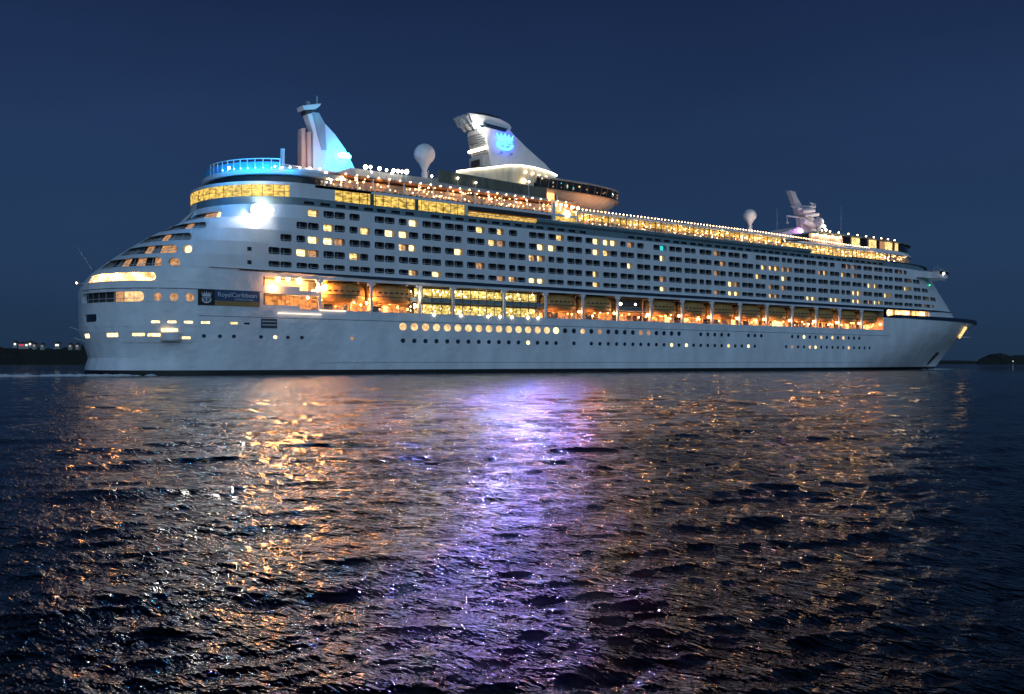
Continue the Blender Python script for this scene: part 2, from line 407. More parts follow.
# ================================================================== SEA
def build_sea():
    rng = np.random.default_rng(3)
    rr = np.concatenate([[1.2], np.geomspace(2.2, 420, 900), np.geomspace(440, 30000, 60)])
    head = math.atan2(CS, SN)                                     # viewing direction in the plan
    dense = np.linspace(-R(38), R(38), 901); sparse = np.linspace(R(38), 2 * math.pi - R(38), 120)[1:-1]
    th = np.concatenate([dense, sparse]) + head; nA = len(th)
    rg, tg = np.meshgrid(rr, th, indexing='ij')
    x = CAM[0] + rg * np.cos(tg); y = CAM[1] + rg * np.sin(tg); z = np.zeros_like(x)
    sp = np.gradient(rr)[:, None] * np.ones_like(tg)
    dx = np.zeros_like(x); dy = np.zeros_like(x)
    wind = head + R(208)
    for i in range(130):
        lam = .16 * (5.0 / .16) ** rng.random() ; k = 2 * math.pi / lam
        d = wind + rng.normal(0, .40); ph = rng.random() * 6.283
        amp = .0235 * lam * (.24 if lam > 2 else (.30 if lam > 1 else (.50 if lam > .5 else .85))) * .23
        w = np.clip(lam / (2.6 * sp) - .6, 0, 1)
        # patches of rougher and calmer water
        arg = k * (x * math.cos(d) + y * math.sin(d)) + ph
        z += amp * w * np.cos(arg); s_ = -amp * .85 * w * np.sin(arg); dx += s_ * math.cos(d); dy += s_ * math.sin(d)
    gust = 1 + .20 * np.sin(x * .11 + y * .05 + 1) * np.sin(y * .13 - x * .04) + .25 * np.sin(x * .31 - y * .23) * np.sin(y * .4 + x * .13)
    gust = np.where(rg < 400, gust, 1)
    z *= gust; x = x + dx * gust; y = y + dy * gust
    v = np.stack([x, y, z], -1).reshape(-1, 3); nr = len(rr)
    i = np.arange(nr - 1)[:, None] * nA; j = np.arange(nA)[None, :]; j2 = (j + 1) % nA
    f = np.stack([i + j, i + nA + j, i + nA + j2, i + j2], -1).reshape(-1, 4)
    me = bpy.data.meshes.new('sea'); me.vertices.add(len(v) + 1)
    v = np.concatenate([v, [[CAM[0], CAM[1], 0]]]); me.vertices.foreach_set('co', v.ravel())
    tri = np.stack([np.full(nA, len(v) - 1), np.arange(nA), (np.arange(nA) + 1) % nA], -1)
    me.loops.add(f.size + tri.size); me.loops.foreach_set('vertex_index', np.concatenate([f.ravel(), tri.ravel()]).astype(np.int32))
    me.polygons.add(len(f) + len(tri))
    me.polygons.foreach_set('loop_start', np.concatenate([np.arange(len(f)) * 4, f.size + np.arange(len(tri)) * 3]).astype(np.int32))
    me.polygons.foreach_set('use_smooth', np.ones(len(f) + len(tri), dtype=bool)); me.update(calc_edges=True); me.validate()
    o = bpy.data.objects.new('sea', me); col.objects.link(o); o['kind'] = 'structure'
    m = bpy.data.materials.new('sea_water'); m.use_nodes = True; nt = m.node_tree; b = nt.nodes['Principled BSDF']
    b.inputs['Base Color'].default_value = (.0006, .0011, .0018, 1); b.inputs['Roughness'].default_value = .04; b.inputs['IOR'].default_value = 1.333; b.inputs['Specular IOR Level'].default_value = .26
    t = nt.nodes.new('ShaderNodeTexCoord'); prev = None
    for sc_, st, det in ((1.1, .11, 3), (4.0, .070, 4), (13, .026, 2)):
        mp = nt.nodes.new('ShaderNodeMapping'); mp.inputs['Rotation'].default_value = (0, 0, -(wind + .25)); mp.inputs['Scale'].default_value = (1.5, .75, 1)
        n = nt.nodes.new('ShaderNodeTexNoise'); n.inputs['Scale'].default_value = sc_; n.inputs['Detail'].default_value = det
        bp = nt.nodes.new('ShaderNodeBump'); bp.inputs['Strength'].default_value = 1; bp.inputs['Distance'].default_value = st
        nt.links.new(t.outputs['Object'], mp.inputs[0]); nt.links.new(mp.outputs[0], n.inputs['Vector']); nt.links.new(n.outputs[0], bp.inputs['Height'])
        if prev: nt.links.new(prev.outputs[0], bp.inputs['Normal'])
        prev = bp
    nt.links.new(prev.outputs[0], b.inputs['Normal'])
    me.materials.append(m)
build_sea()

# ================================================================== FAR SHORES
def far_point(px, dist, z=0):
    t = (px - 512) / FPX; return (CAM[0] + dist * (SN + CS * t), CAM[1] + dist * (CS - SN * t), z)
def ridge(name, px0, px1, dist, thick, prof, m, seed):
    rng = random.Random(seed); n = 90; rows = []
    for j in range(9):
        g = j / 8; row = []
        for i in range(n + 1):
            f = i / n; px = lerp(px0, px1, f); h = itab(prof, px) * dist / FPX
            hh = h * math.sin(math.pi * g) ** .7 * (1 + .12 * math.sin(f * 37 + j) + .10 * (rng.random() - .5))
            p = far_point(px, dist + thick * (g - .3)); row.append((p[0], p[1], -3 + (hh + 3 if 0 < j < 8 else 0)))
        rows.append(row)
    mb = MB()
    for j in range(8):
        for i in range(n): mb.face((rows[j][i], rows[j][i + 1], rows[j + 1][i + 1], rows[j + 1][i]), m)
    o = mb.build(name, kind='structure'); return o
Mland = mat('dark_wooded_land', (.018, .022, .016), .95, noise=.4, nscale=.05)
ridge('shore', -160, 150, 1500, 260, [(-160, 20), (0, 20), (12, 17.5), (22, 16), (28, 17.5), (40, 16), (56, 17), (68, 18), (80, 18.5), (110, 18), (150, 9)], Mland, 1)
ridge('low_shore', 900, 1300, 2600, 300, [(900, 1), (935, 3), (960, 3.4), (980, 3), (1040, 3), (1300, 2)], Mland, 2)
ridge('island', 976, 1150, 1900, 260, [(976, .5), (979, 6), (988, 9), (1000, 10.5), (1012, 9.5), (1024, 8), (1080, 10), (1150, 1)], Mland, 3)
# small lit houses along the left shore
spots = [(16, 344, 'white', 'small white lit house at the left end of the far shore'),
         (22.5, 345, 'red', 'low red lit waterfront house on the far shore'),
         (27.5, 345, 'white', 'small bright house beside the red lit one on the far shore'),
         (31, 344, 'white', 'taller house with a bright white front on the far shore'),
         (35, 345.5, 'warm', 'little warm lit house right of the tall bright one on the far shore'),
         (58, 345, 'white', 'brightest gabled house in the middle of the far shore'),
         (71, 346, 'warm', 'small warm lit house on the far shore near the stern of the ship'),
         (78, 346, 'warm', 'dim warm lit house on the far shore just astern of the ship'),
         (43, 346, 'dim', 'dim lit cottage left of the brightest gabled house on the far shore')]
hm = dict(white=emi('white_house_light', (1, .95, .8), 1.6), red=emi('red_house_light', (1, .05, .08), .8), warm=emi('warm_house_light', (1, .7, .4), .5), dim=emi('dim_house_light', (1, .8, .6), .2))
wallm = mat('house_wall', (.4, .38, .34), .8, noise=.2); roofm = mat('house_roof', (.06, .05, .05), .8, noise=.2)
def house(px, py, kind, label, dist=1340, w=7):
    sc_ = FPX / dist; z = CAM[2] + (HY - py) / sc_; p = far_point(px, dist)
    zb = z - 3.2
    t = thing('lit_house', label, 'house', (p[0], p[1], zb), 'lit houses along the far shore'); rz = -math.atan2(SN, CS) 
    w = {'white': 2.6, 'red': 6, 'warm': 2.2, 'dim': 2.2}[kind]
    if px == 58: w = 4.4
    mb = MB(); mb.box((0, 0, 1.5), (w + 2.4, 6, 7), wallm); o = mb.build('wall', t)
    mb = MB(); h = w / 2 + 1.6; mb.prism([(-h, 5.0), (h, 5.0), (0, 7.6)], -3.4, 3.4, roofm); mb.build('roof', t)
    mb = MB(); mb.box((0, -3.06, 3.0), (w, .1, 1.8 if kind != 'white' else 2.4), hm[kind]); mb.build('window', t)
    t.rotation_euler = (0, 0, rz)
for s_ in spots: house(*s_)
pz = far_point(1013, 1750); t = thing('shore_lamp', 'single white lamp on a post at the foot of the island on the right', 'lamp', (pz[0], pz[1], 0))
mb = MB(); mb.bar((0, 0, -1), (0, 0, 5.0), .25, M['grey']); mb.build('pole', t)
mb = MB(); mb.ball((0, 0, 5.6), 1.0, emi('island_lamp_light', (.9, 1, .95), .9), 8); mb.build('lamp', t)

# ================================================================== THE SHIP
ship = thing('cruise_ship', 'large white cruise ship with rows of lit cabins under way at dusk', 'cruise ship')
PITCH = 12.15; BAY0 = 35.4
BAYS = [BAY0 + PITCH * k for k in range(19)]
PZ0, PZ1 = 13.0, 19.7

# ---- hull ------------------------------------------------------------
mb = MB()
port_parts = []      # (a, z, r, kind)
def ua(px, z, S=HULL): return S.hit(px, 0, z)[0]
for i in range(60):
    a = 67.6 + 2.93 * i
    px = PX(a, -19.3)
    if px < 562: kind, r = ('lit', .80)
    elif px < 681: kind, r = ('dark', .62)
    elif 699 < px < 734 or 748 < px < 766 or 789 < px < 875: kind, r = ('dark', .55)
    else: continue
    zc = 10.4
    if px > 562:
        for q, kk in ((587, 'lit'), (600, 'lo'), (645, 'lo'), (803, 'hi'), (821, 'lit'), (832, 'lit'), (843, 'lit'), (871, 'hi')):
            if abs(px - q) < 4.2 / (1 + (px > 700)): kind = kk
    if 555 < px < 562: kind = 'hi'
    port_parts.append((a, zc, r, kind))
for i in range(62):
    a = 67.6 + 2.93 * i; px = PX(a, -19.3)
    if 564 < px < 573 or 575 < px < 585 or px > 875 or 760 < px < 786: continue
    kind = 'dark'
    for q, kk in ((530, 'hi'), (621, 'lit'), (629, 'lit'), (637, 'hi'), (670, 'hi'), (686, 'hi'), (730, 'lit'), (751, 'hi'), (790, 'lo'), (808, 'lit'), (814, 'hi'), (850, 'lit')):
        if abs(px - q) < 4.8 / (1 + .7 * (px > 600)): kind = kk
    port_parts.append((a, 7.3, .50, kind))
for px, py, kk in ((204, 335, 'dark'), (220, 335.5, 'dark'), (234, 336, 'dark'), (261, 336, 'dark'), (275.3, 336.3, 'hi'), (288, 336.5, 'dark'), (302, 337, 'dark'), (352, 338.5, 'lo')):
    a, z = HULL.hit(px, py); port_parts.append((a, 7.6, .36, kk))
stern_open = {}   # hull & fin openings: list (band, a0,a1,z0,z1,r,kind)
rowH = [(-2.0, 0.0, []), (0, 1.0, []), (1.0, 3.4, []), (3.4, 5.9, []), (5.9, 8.9, None), (8.9, 11.3, None), (11.3, 13.0, []), (13.0, 14.2, None), (14.2, 16.9, None), (16.9, 18.7, None), (18.7, 19.7, None), (19.7, 20.6, [])]
# openings traced on the stern quarter: px0, px1, z centre, height, corner radius, contents
sternw = [
 (82, 144, 14.95, 1.75, .8, 'cave'), (153.3, 161.8, 14.95, 1.6, .78, 'port'), (169.8, 178.3, 14.95, 1.6, .78, 'port'), (185.5, 194.5, 14.95, 1.6, .78, 'port'),
 (85, 96.5, 11.1, 1.5, .4, 'dark'),
 (151, 160, 10.2, .46, .15, 'lit'), (167.5, 176.5, 10.2, .46, .15, 'lit'), (184, 193, 10.2, .46, .15, 'lit'), (201, 210, 10.2, .46, .15, 'lit'), (230, 238, 10.2, .44, .15, 'lo'), (244, 250, 10.2, .4, .12, 'dark'),
 (83, 89.5, 7.7, .85, .15, 'lit'), (106.5, 118, 7.75, .75, .15, 'lit'), (132, 145, 7.8, .55, .15, 'lit'), (147.5, 163, 7.75, .6, .15, 'lit'),
 (182, 190.5, 7.2, .45, .12, 'lit'),
 (90.5, 156, 19.0, 1.6, .75, 'bright'),
 (103, 162, 21.75, 1.75, .8, 'warm'), (168.5, 180, 21.75, 1.75, .87, 'port2'),
 (124, 177, 24.5, 1.65, .75, 'warm2'), (182.5, 192, 24.5, 1.7, .85, 'bright'),
 (142, 191, 27.2, 1.65, .7, 'cave2'), (161, 206, 29.85, 1.6, .7, 'cave2'), (183, 221, 32.6, 1.5, .7, 'warm3')]
cabin_wall_end = {}
def stern_holes(S, z0, z1):
    out = []
    for px0, px1, zc, h, r, kd in sternw:
        if kd in ('cave', 'warm', 'warm2', 'warm3', 'cave2', 'bright') and px1 - px0 > 20: h *= 1.16; r *= 1.1
        if z0 <= zc < z1:
            a0 = S.hit(px0, 0, zc)[0]; a1 = S.hit(px1, 0, zc)[0]
            r = min(r, h / 2 - .01, (a1 - a0) / 2 - .01)
            out.append((a0, a1, zc - h / 2, zc + h / 2, r, kd))
    return out
def ports_in(z0, z1): return [(a - r * 1.22, a + r * 1.22, zc - r, zc + r, r - .005, k) for a, zc, r, k in port_parts if z0 <= zc < z1]
backs = []     # (surf, hole, depth)
hull_rows = [(-2.0, 0.0), (0, 1.0), (1.0, 2.2), (2.2, 3.4), (3.4, 5.0), (5.0, 6.6), (6.6, 8.4), (8.4, 9.4), (9.4, 12.0), (12.0, 13.0), (13.0, 14.0), (14.0, 16.4), (16.4, 18.0), (18.0, 19.7), (19.7, 20.6)]
for z0, z1 in hull_rows:
    hs = stern_holes(HULL, z0, z1) + ports_in(z0, z1)
    # two low rows of stern windows share a band: drop those that would cross another hole
    hs.sort(); keep = []
    for h in hs:
        if keep and h[0] - .3 < keep[-1][1]: continue
        if h[3] > z1 - .02 or h[2] < z0 + .02:
            h = (h[0], h[1], max(h[2], z0 + .03), min(h[3], z1 - .03), min(h[4], (min(h[3], z1 - .03) - max(h[2], z0 + .03)) / 2 - .01), h[5])
        keep.append(h)
    for h in keep:
        dp = .25 if h[1] - h[0] < 2.3 else (1.6 if h[5] not in ('lit', 'lo', 'dark') else .3)
        backs.append((HULL, h, dp))
    mm = M['black'] if z1 <= 1.0 else M['hullw']
    holes5 = [h[:5] for h in keep]
    dep = 1.0
    if z0 >= 13.0 and z0 < 19.7:
        wallrow(mb, HULL, z0, z1, None, BAY0 - .3, holes5, mm, M['hullw'], .9)
        if z1 <= 18.0: 
            quadstrip(mb, HULL, 254.4, 262, z0, z1, mm); endfan(mb, HULL, 262, z0, z1, mm, 1, n=34)
        else: quadstrip(mb, HULL, 254.4, 256, z0, z1, mm)
    elif z0 == 19.7: wallrow(mb, HULL, z0, z1, None, 256, holes5, mm, mm)
    else: wallrow(mb, HULL, z0, z1, None, None, holes5, mm, M['hullw'], .25 if z0 < 13 else .9)
for z0, z1 in hull_rows:
    mirror_plain(mb, HULL, [z0, z1], M['black'] if z1 <= 1.0 else M['hullw'], aR=(256 if z1 > 18 else None))
cap(mb, HULL, -2.0, M['black']); 
hull = mb.build('hull', ship, smooth='angle')
mb = MB()                                             # dark bulwark and foredeck
for s_ in (0, 1):
    n = 40; A = HULL.tab(18.0)[0]
    for i in range(n):
        a, b_ = lerp(256, A[-1], i / n), lerp(256, A[-1], (i + 1) / n)
        h = lambda a: 18.0 + (.75 if a > 262 else .75 * (a - 256) / 6 + .02)
        p, q = HULL.pos(a, 18.0, -.06), HULL.pos(b_, 18.0, -.06); r_, t_ = HULL.pos(a, 18.0, .35), HULL.pos(b_, 18.0, .35)
        f = lambda P_, z: (P_[0], P_[1] * (-1 if s_ else 1), z)
        z = 17.45
        mb.face((f(p, 18 - .5 * min(1, (a - 256) / 20)), f(q, 18 - .5 * min(1, (b_ - 256) / 20)), f(q, h(b_)), f(p, h(a))), M['navy']); mb.face((f(p, h(a)), f(q, h(b_)), f(t_, h(b_)), f(r_, h(a))), M['navy']); mb.face((f(r_, 17.6), f(t_, 17.6), f(t_, h(b_)), f(r_, h(a))), M['navy'])
mb.build('bulwark', ship)
mb = MB(); cap(mb, HULL, 17.62, M['grey'], aL=250, d=.1); mb.build('foredeck', ship)
# painted seams that run along the hull
mb = MB()
def seamline(a0, a1, zc, h=.09, S=HULL): 
    quadstrip(mb, S, a0, a1, zc - h / 2, zc + h / 2, M['seam'], 2.5, -.03)
seamline(22, 258, 11.95 - .55 + .1, .10); seamline(HULL.hit(79, 0, 16.6)[0], BAY0 - .5, 16.6, .13); seamline(60, 250, 2.55, .07)
mb.build('rubbing_strake', ship)
mb = MB(); a0 = HULL.hit(320, 0, 3.6)[0]; quadstrip(mb, HULL, a0, a0 + 12.5, 2.5, 2.72, M['white'], 3, -.2); mb.build('fender_rail', ship)

# ---- superstructure wall with recessed balconies ----------------------
mb = MB()
ROWS = [(21.0, 23.65, 22.35, 1.15), (23.65, 26.45, 25.0, 1.42), (26.45, 29.2, 27.8, 1.42), (29.2, 31.95, 30.6, 1.42), (31.95, 34.75, 33.35, 1.42)]
STARTPX = [263, 263, 275, 287, 302]
LIT = {4: [(315,1),(419,1.2),(483,1),(500,1),(560,1),(593,1.2),(598,1.2),(608,1.2),(614,1.2),(628,.3),(665,-1),(720,.6),(857,.5),(850,.3),(900,.3)],
 3: [(331,1),(366,.8),(389,1.2),(404,1.2),(491,1),(500,.3),(546,1.3),(551,1.3),(597,1.2),(603,1),(660,1.2),(722,1),(762,.7),(772,.7),(780,1),(786,.6),(793,1),(820,.4),(825,.6),(846,.6),(857,1),(910,.3)],
 2: [(310,1.3),(316,1.2),(330,1.2),(341,.4),(403,1),(412,1.4),(458,1.4),(534,.8),(540,.9),(628,1.3),(632,1.3),(720,.5),(758,1),(783,1.2),(868,1.2),(878,.6),(905,1.2),(910,1)],
 1: [(302,1.3),(310,1.2),(317,.5),(353,1.2),(359,1),(479,.3),(595,.8),(662,.5),(667,.5),(731,1.2),(738,.5),(773,.5),(784,.3),(855,1.2),(860,1.2),(887,1.2),(892,1.2),(929,.7)],
 0: [(410,1),(415,.9),(432,1.3),(438,1.2),(499,.4),(517,.8),(535,1.4),(540,1.4),(595,1),(661,1.2),(667,1.2),(720,.8),(731,1.4),(737,1.4),(774,1),(779,.5),(809,1.3),(814,1.3),(832,1.3),(838,1.3),(855,1.2),(860,1.2),(869,.5),(876,1.2),(881,1),(926,1),(933,1)]}
bal = []
S = SUP; ATR = (70.0, 110.0)
for k, (z0, z1, zc, h) in enumerate(ROWS):
    holes = []
    a_start = U(STARTPX[k]); 
    n = 0; base = BAY0 - 6.075 * 1
    for j in range(-1, 44):
        u0 = BAY0 + .25 + 6.075 * j
        for q, (o0, o1) in enumerate(((.50, 2.94), (3.06, 5.50))):
            a0, a1 = u0 + o0, u0 + o1
            if a0 < a_start - 1.2: continue
            if k == 4 and j % 7 == 3 and q: continue           # top deck: some single windows
            if a1 > S.a1(z1) - 20 or PX(*S.pos(a1, zc)[:2]) > (935, 936, 930, 920, 912)[k]: continue
            v = (j * 13 + k * 7 + q * 3) % 11
            r_ = .34
            hh = h / 2
            if k and v == 5: a1 -= .5
            holes.append((a0, a1, zc - hh, zc + hh, r_, j, q))
    sh = stern_holes(S, z0, z1)
    lim = max([x[1] for x in sh] + [0])
    holes = [x for x in holes if x[0] > lim + .6]
    if k < 2:                                                    # small square window before the first balcony
        a = U(249.5); holes.insert(0, (a - .45, a + .45, zc - .4, zc + .4, .1, -9, 0))
    for x in sh: backs.append((S, x, 1.6))
    # which are lit
    lits = {}
    cx = [(i, PX(*S.pos((x[0] + x[1]) / 2, zc)[:2])) for i, x in enumerate(holes)]
    for px, s_ in LIT[k]:
        i = min(cx, key=lambda c: abs(c[1] - px))[0]; lits[i] = s_
    for i, x in enumerate(holes):
        bal.append((k, x, lits.get(i, 0)))
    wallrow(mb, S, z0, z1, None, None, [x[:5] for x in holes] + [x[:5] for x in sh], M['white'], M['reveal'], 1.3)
# lowest storey of the forward house, its lit room, and the teal band above the cabins
wallrow(mb, S, 17.6, 20.7, 254.4, None, [(256.2, S.hit(930, 0, 19.2)[0], 18.1, 20.35, 1.05)], M['white'], M['white'], 1.0)
quadstrip(mb, S, 30, 254.4, 20.6, 21.0, M['white']); 
wallrow(mb, S, 20.6, 21.0, None, 30, [], M['white'], M['white']); quadstrip(mb, S, 254.4, 262, 20.7, 21.0, M['white']); endfan(mb, S, 262, 20.7, 21.0, M['white'], 1, n=26)
th = []
for j in range(62):
    a = 44 + 3.4 * j + (j * 37 % 5) * .1
    if 62 < a < 84 and j % 4 == 0 or 122 < a < 134: continue
    th.append((a, a + 2.2, 35.0, 35.65, .1))
wallrow(mb, S, 34.75, 36.2, None, None, th, M['teal'], M['dark'], .5)
mirror_plain(mb, S, [20.6, 23.6, 26.4, 29.2, 31.95, 34.75, 36.2], M['white'])
mirror_plain(mb, S, [17.6, 20.6], M['white'], aL=254.4)
sup = mb.build('superstructure', ship, smooth='angle')
mb = MB(); quadstrip(mb, S, 42, 262, 34.8, 35.9, M['dark'], 3, .55); mb.build('service_window_strip', ship)
# dark inner skin a little behind the balconies
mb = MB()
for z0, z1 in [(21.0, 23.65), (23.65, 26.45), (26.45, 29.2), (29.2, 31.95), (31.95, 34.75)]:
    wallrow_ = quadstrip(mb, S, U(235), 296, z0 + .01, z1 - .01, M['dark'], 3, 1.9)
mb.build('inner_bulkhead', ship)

# ---- balconies: glazed doors at the back of every recess ---------------
def mat_for(s_): return M['tealw'] if s_ < 0 else M['glass'] if s_ == 0 else M['litlo'] if s_ < .6 else M['lit'] if s_ < 1.15 else M['lithi']
bal.sort(key=lambda b: b[1][0])
stuff = MB(); cnt = 0
for k, h, s_ in bal:
    own = cnt < 100 and h[5] != -9
    m_ = MB() if own else stuff
    a0, a1, z0, z1 = h[:4]; dd = 1.22 if h[5] != -9 else .3
    w = a1 - a0; mm = mat_for(s_)
    if s_ and w > 1.5 and s_ < 1.1 and (int(a0 * 7) % 3 == 0):       # curtain drawn over one side
        panel(m_, S, a0 - .04, a0 + w * .6, z0 - .04, z1 + .04, dd, mm); panel(m_, S, a0 + w * .6, a1 + .04, z0 - .04, z1 + .04, dd, M['litlo'])
    elif s_ == 0 and w > 1.5:
        panel(m_, S, a0 - .04, a0 + w * .48, z0 - .04, z1 + .04, dd, M['glass']); panel(m_, S, a0 + w * .48, a0 + w * .56, z0 - .04, z1 + .04, dd - .05, M['grey']); panel(m_, S, a0 + w * .56, a1 + .04, z0 - .04, z1 + .04, dd, M['glass'] if int(a0 * 3) % 4 else M['dark'])
    else: panel(m_, S, a0 - .04, a1 + .04, z0 - .04, z1 + .04, dd, mm)
    if h[5] != -9:                                                    # rail
        for zz in (z0 + .28, ): quadstrip(m_, S, a0 + .03, a1 - .03, zz, zz + .06, M['rail'], 3, .12)
    if own: m_.build('balcony', ship); cnt += 1
stuff.build('balcony_row', ship, kind='stuff')

# ---- portholes and stern openings --------------------------------------
pk = dict(dark=M['hole'], lit=M['portlit'], hi=M['porthi'], lo=M['portlo'])
small = [b for b in backs if b[1][1] - b[1][0] < 2.1 and b[1][5] in pk and b[0] is HULL and b[1][3] - b[1][2] > .6]
small.sort(key=lambda b: b[1][0]); big = [b for b in backs if b not in small]
stuff = MB()
for i, (S_, h, dp) in enumerate(small):
    m_ = MB() if i < 100 else stuff
    panel(m_, S_, h[0], h[1], h[2], h[3], .17, pk[h[5]])
    if i < 100: m_.build('porthole', ship)
stuff.build('porthole_row', ship, kind='stuff')
for S_, h, dp in big:
    m_ = MB(); kd = h[5]; a0, a1, z0, z1 = h[:4]; w = a1 - a0
    if kd in ('lit', 'lo', 'dark', 'hi'):
        mm = {'lit': M['lithi'], 'hi': M['lithi'], 'lo': M['lit'], 'dark': M['hole']}[kd]
        panel(m_, S_, a0, a1, z0, z1, .2, mm); m_.build('window', ship)
    elif kd in ('port', 'port2'):
        panel(m_, S_, a0, a1, z0, z1, .75, M['litlo'] if kd == 'port' else M['litlo']); m_.build('porthole', ship)
    else:
        dp = .86 if S_ is HULL else 1.28
        nseg = max(2, int(w / 2.1))
        for i in range(nseg):
            f0, f1 = a0 + w * i / nseg, a0 + w * (i + 1) / nseg; t_ = i / (nseg - 1)
            rr = random.random()
            if kd == 'bright': mm = (M['terrace'] if rr < .75 else M['amberhi']) if w > 4 else M['lithi']
            elif kd == 'warm': mm = M['litlo'] if rr < .55 else M['grey'] if rr < .75 else M['dark']
            elif kd == 'warm2': mm = M['grey'] if rr < .3 else M['dark'] if rr < .4 else M['litlo']
            elif kd == 'warm3': mm = M['lithi'] if t_ > .85 else M['litlo'] if t_ > .3 else M['grey']
            elif kd == 'cave': mm = M['portlit'] if t_ > .84 else M['litlo'] if t_ > .6 and rr < .5 else M['dark']
            else: mm = M['grey'] if rr < .6 else M['litlo'] if rr < .78 else M['dark']
            panel(m_, S_, f0, f1, z0 - .02, z1 + .02, dp, mm)
        for i in range(1, nseg):
            a = a0 + w * i / nseg; quadstrip(m_, S_, a - .06, a + .06, z0, z1, M['white'], 1, .5)
        quadstrip(m_, S_, a0 + .3, a1 - .3, z0 + .62, z0 + .70, M['rail'], 1.5, .1)
        m_.build('aft_balcony', ship)
        if kd == 'bright' and w > 4:
            for f_ in (.24, .50, .74):
                lp = MB(); lp.ball(S_.pos(a0 + w * f_, z1 - .35, .3), .26, M['warmflood'], 8); lp.build('terrace_lamp', ship)

# ---- navy band over the promenade ---------------------------------------
mb = MB()
def bandh(a): return .72 * min(1, max(.08, (a - 24) / 40)) if a < 64 else .72 * min(1, max(.1, (318 - a) / 40))
n = 120; A0, A1 = 24, 312
for i in range(n):
    a, b_ = lerp(A0, A1, i / n), lerp(A0, A1, (i + 1) / n); za, zb = 21.0 - bandh(a), 21.0 - bandh(b_)
    c = [S.pos(a, 20.8, -.25), S.pos(b_, 20.8, -.25), S.pos(a, 20.8, .1), S.pos(b_, 20.8, .1)]
    g = lambda p, z: (p[0], p[1], z)
    mb.face((g(c[0], za), g(c[1], zb), g(c[1], 21.0), g(c[0], 21.0)), M['navy'])
    mb.face((g(c[0], 21.0), g(c[1], 21.0), g(c[3], 21.0), g(c[2], 21.0)), M['white'])
    mb.face((g(c[0], za), g(c[1], zb), g(c[3], zb), g(c[2], za)), M['white'])
mb.build('deck_band', ship)

# ---- promenade recess -----------------------------------------------------
mb = MB(); B = 19.3; IN = -13.6
mb.box(((BAY0 + 254.4) / 2, (IN - B) / 2, 12.9), (254.4 - BAY0, B + IN - .02, .2), M['deck'])
mb.build('promenade_deck', ship)
mb = MB(); mb.box(((BAY0 + 254.4) / 2, (IN - B) / 2, 19.95), (254.4 - BAY0, B + IN - .04, .5), M['dark']); mb.build('promenade_ceiling', ship)  # dark ceiling colour stands in for shade above the lamps
mb = MB()
for k in range(18):
    a0, a1 = BAYS[k], BAYS[k + 1]
    mb.face(((a0, IN, 13), (a1, IN, 13), (a1, IN, 16), (a0, IN, 16)), M['prom']); mb.face(((a0, IN, 16), (a1, IN, 16), (a1, IN, 19.7), (a0, IN, 19.7)), M['olive'])  # upper wall painted darker to imitate the shade under the ceiling
for a in (BAY0 - .01, 254.4): mb.face(((a, -19.28, 13), (a, IN, 13), (a, IN, 19.7), (a, -19.28, 19.7)), M['prom'])
mb.build('promenade_wall', ship)
PILL = [BAYS[k] for k in range(1, 18) if k not in (4, 5)] + [81.0, 95.6]
for a in sorted(PILL):
    mb = MB(); mb.box((a, -19.1, 16.35), (.55, .6, 6.7), M['white']); mb.box((a, -19.05, 19.3), (1.3, .5, .7), M['white'], top=1.3); mb.box((a, -19.05, 13.25), (.9, .5, .5), M['white'], top=.7)
    mb.build('promenade_pillar', ship)
mb = MB()                                                            # bulwark and rail of the promenade
mb.box(((BAY0 + 254.4) / 2, -19.22, 13.2), (254.4 - BAY0, .12, .45), M['white'])
mb.bar((BAY0, -19.2, 14.05), (254.4, -19.2, 14.05), .04, M['rail'], 4); mb.bar((BAY0, -19.2, 13.75), (254.4, -19.2, 13.75), .03, M['rail'], 4)
for i in range(109): mb.bar((BAY0 + 2 * i + .4, -19.2, 13.4), (BAY0 + 2 * i + .4, -19.2, 14.05), .03, M['rail'], 4)
mb.build('railing', ship)
boat_bays = [1, 2, 6, 7] + list(range(9, 18))
def light(kind, name, loc, power, c, parent=ship, size=.12, target=None, angle=None, blend=.5):
    d = bpy.data.lights.new(name, kind); d.energy = power; d.color = c
    if kind in ('POINT', 'SPOT'): d.shadow_soft_size = size
    if kind == 'AREA': d.size = size
    if angle: d.spot_size = R(angle); d.spot_blend = blend
    o = bpy.data.objects.new(name, d); col.objects.link(o); o.location = loc; o.parent = parent
    if target: o.rotation_euler = (Vector(target) - Vector(loc)).to_track_quat('-Z', 'Y').to_euler()
    return o
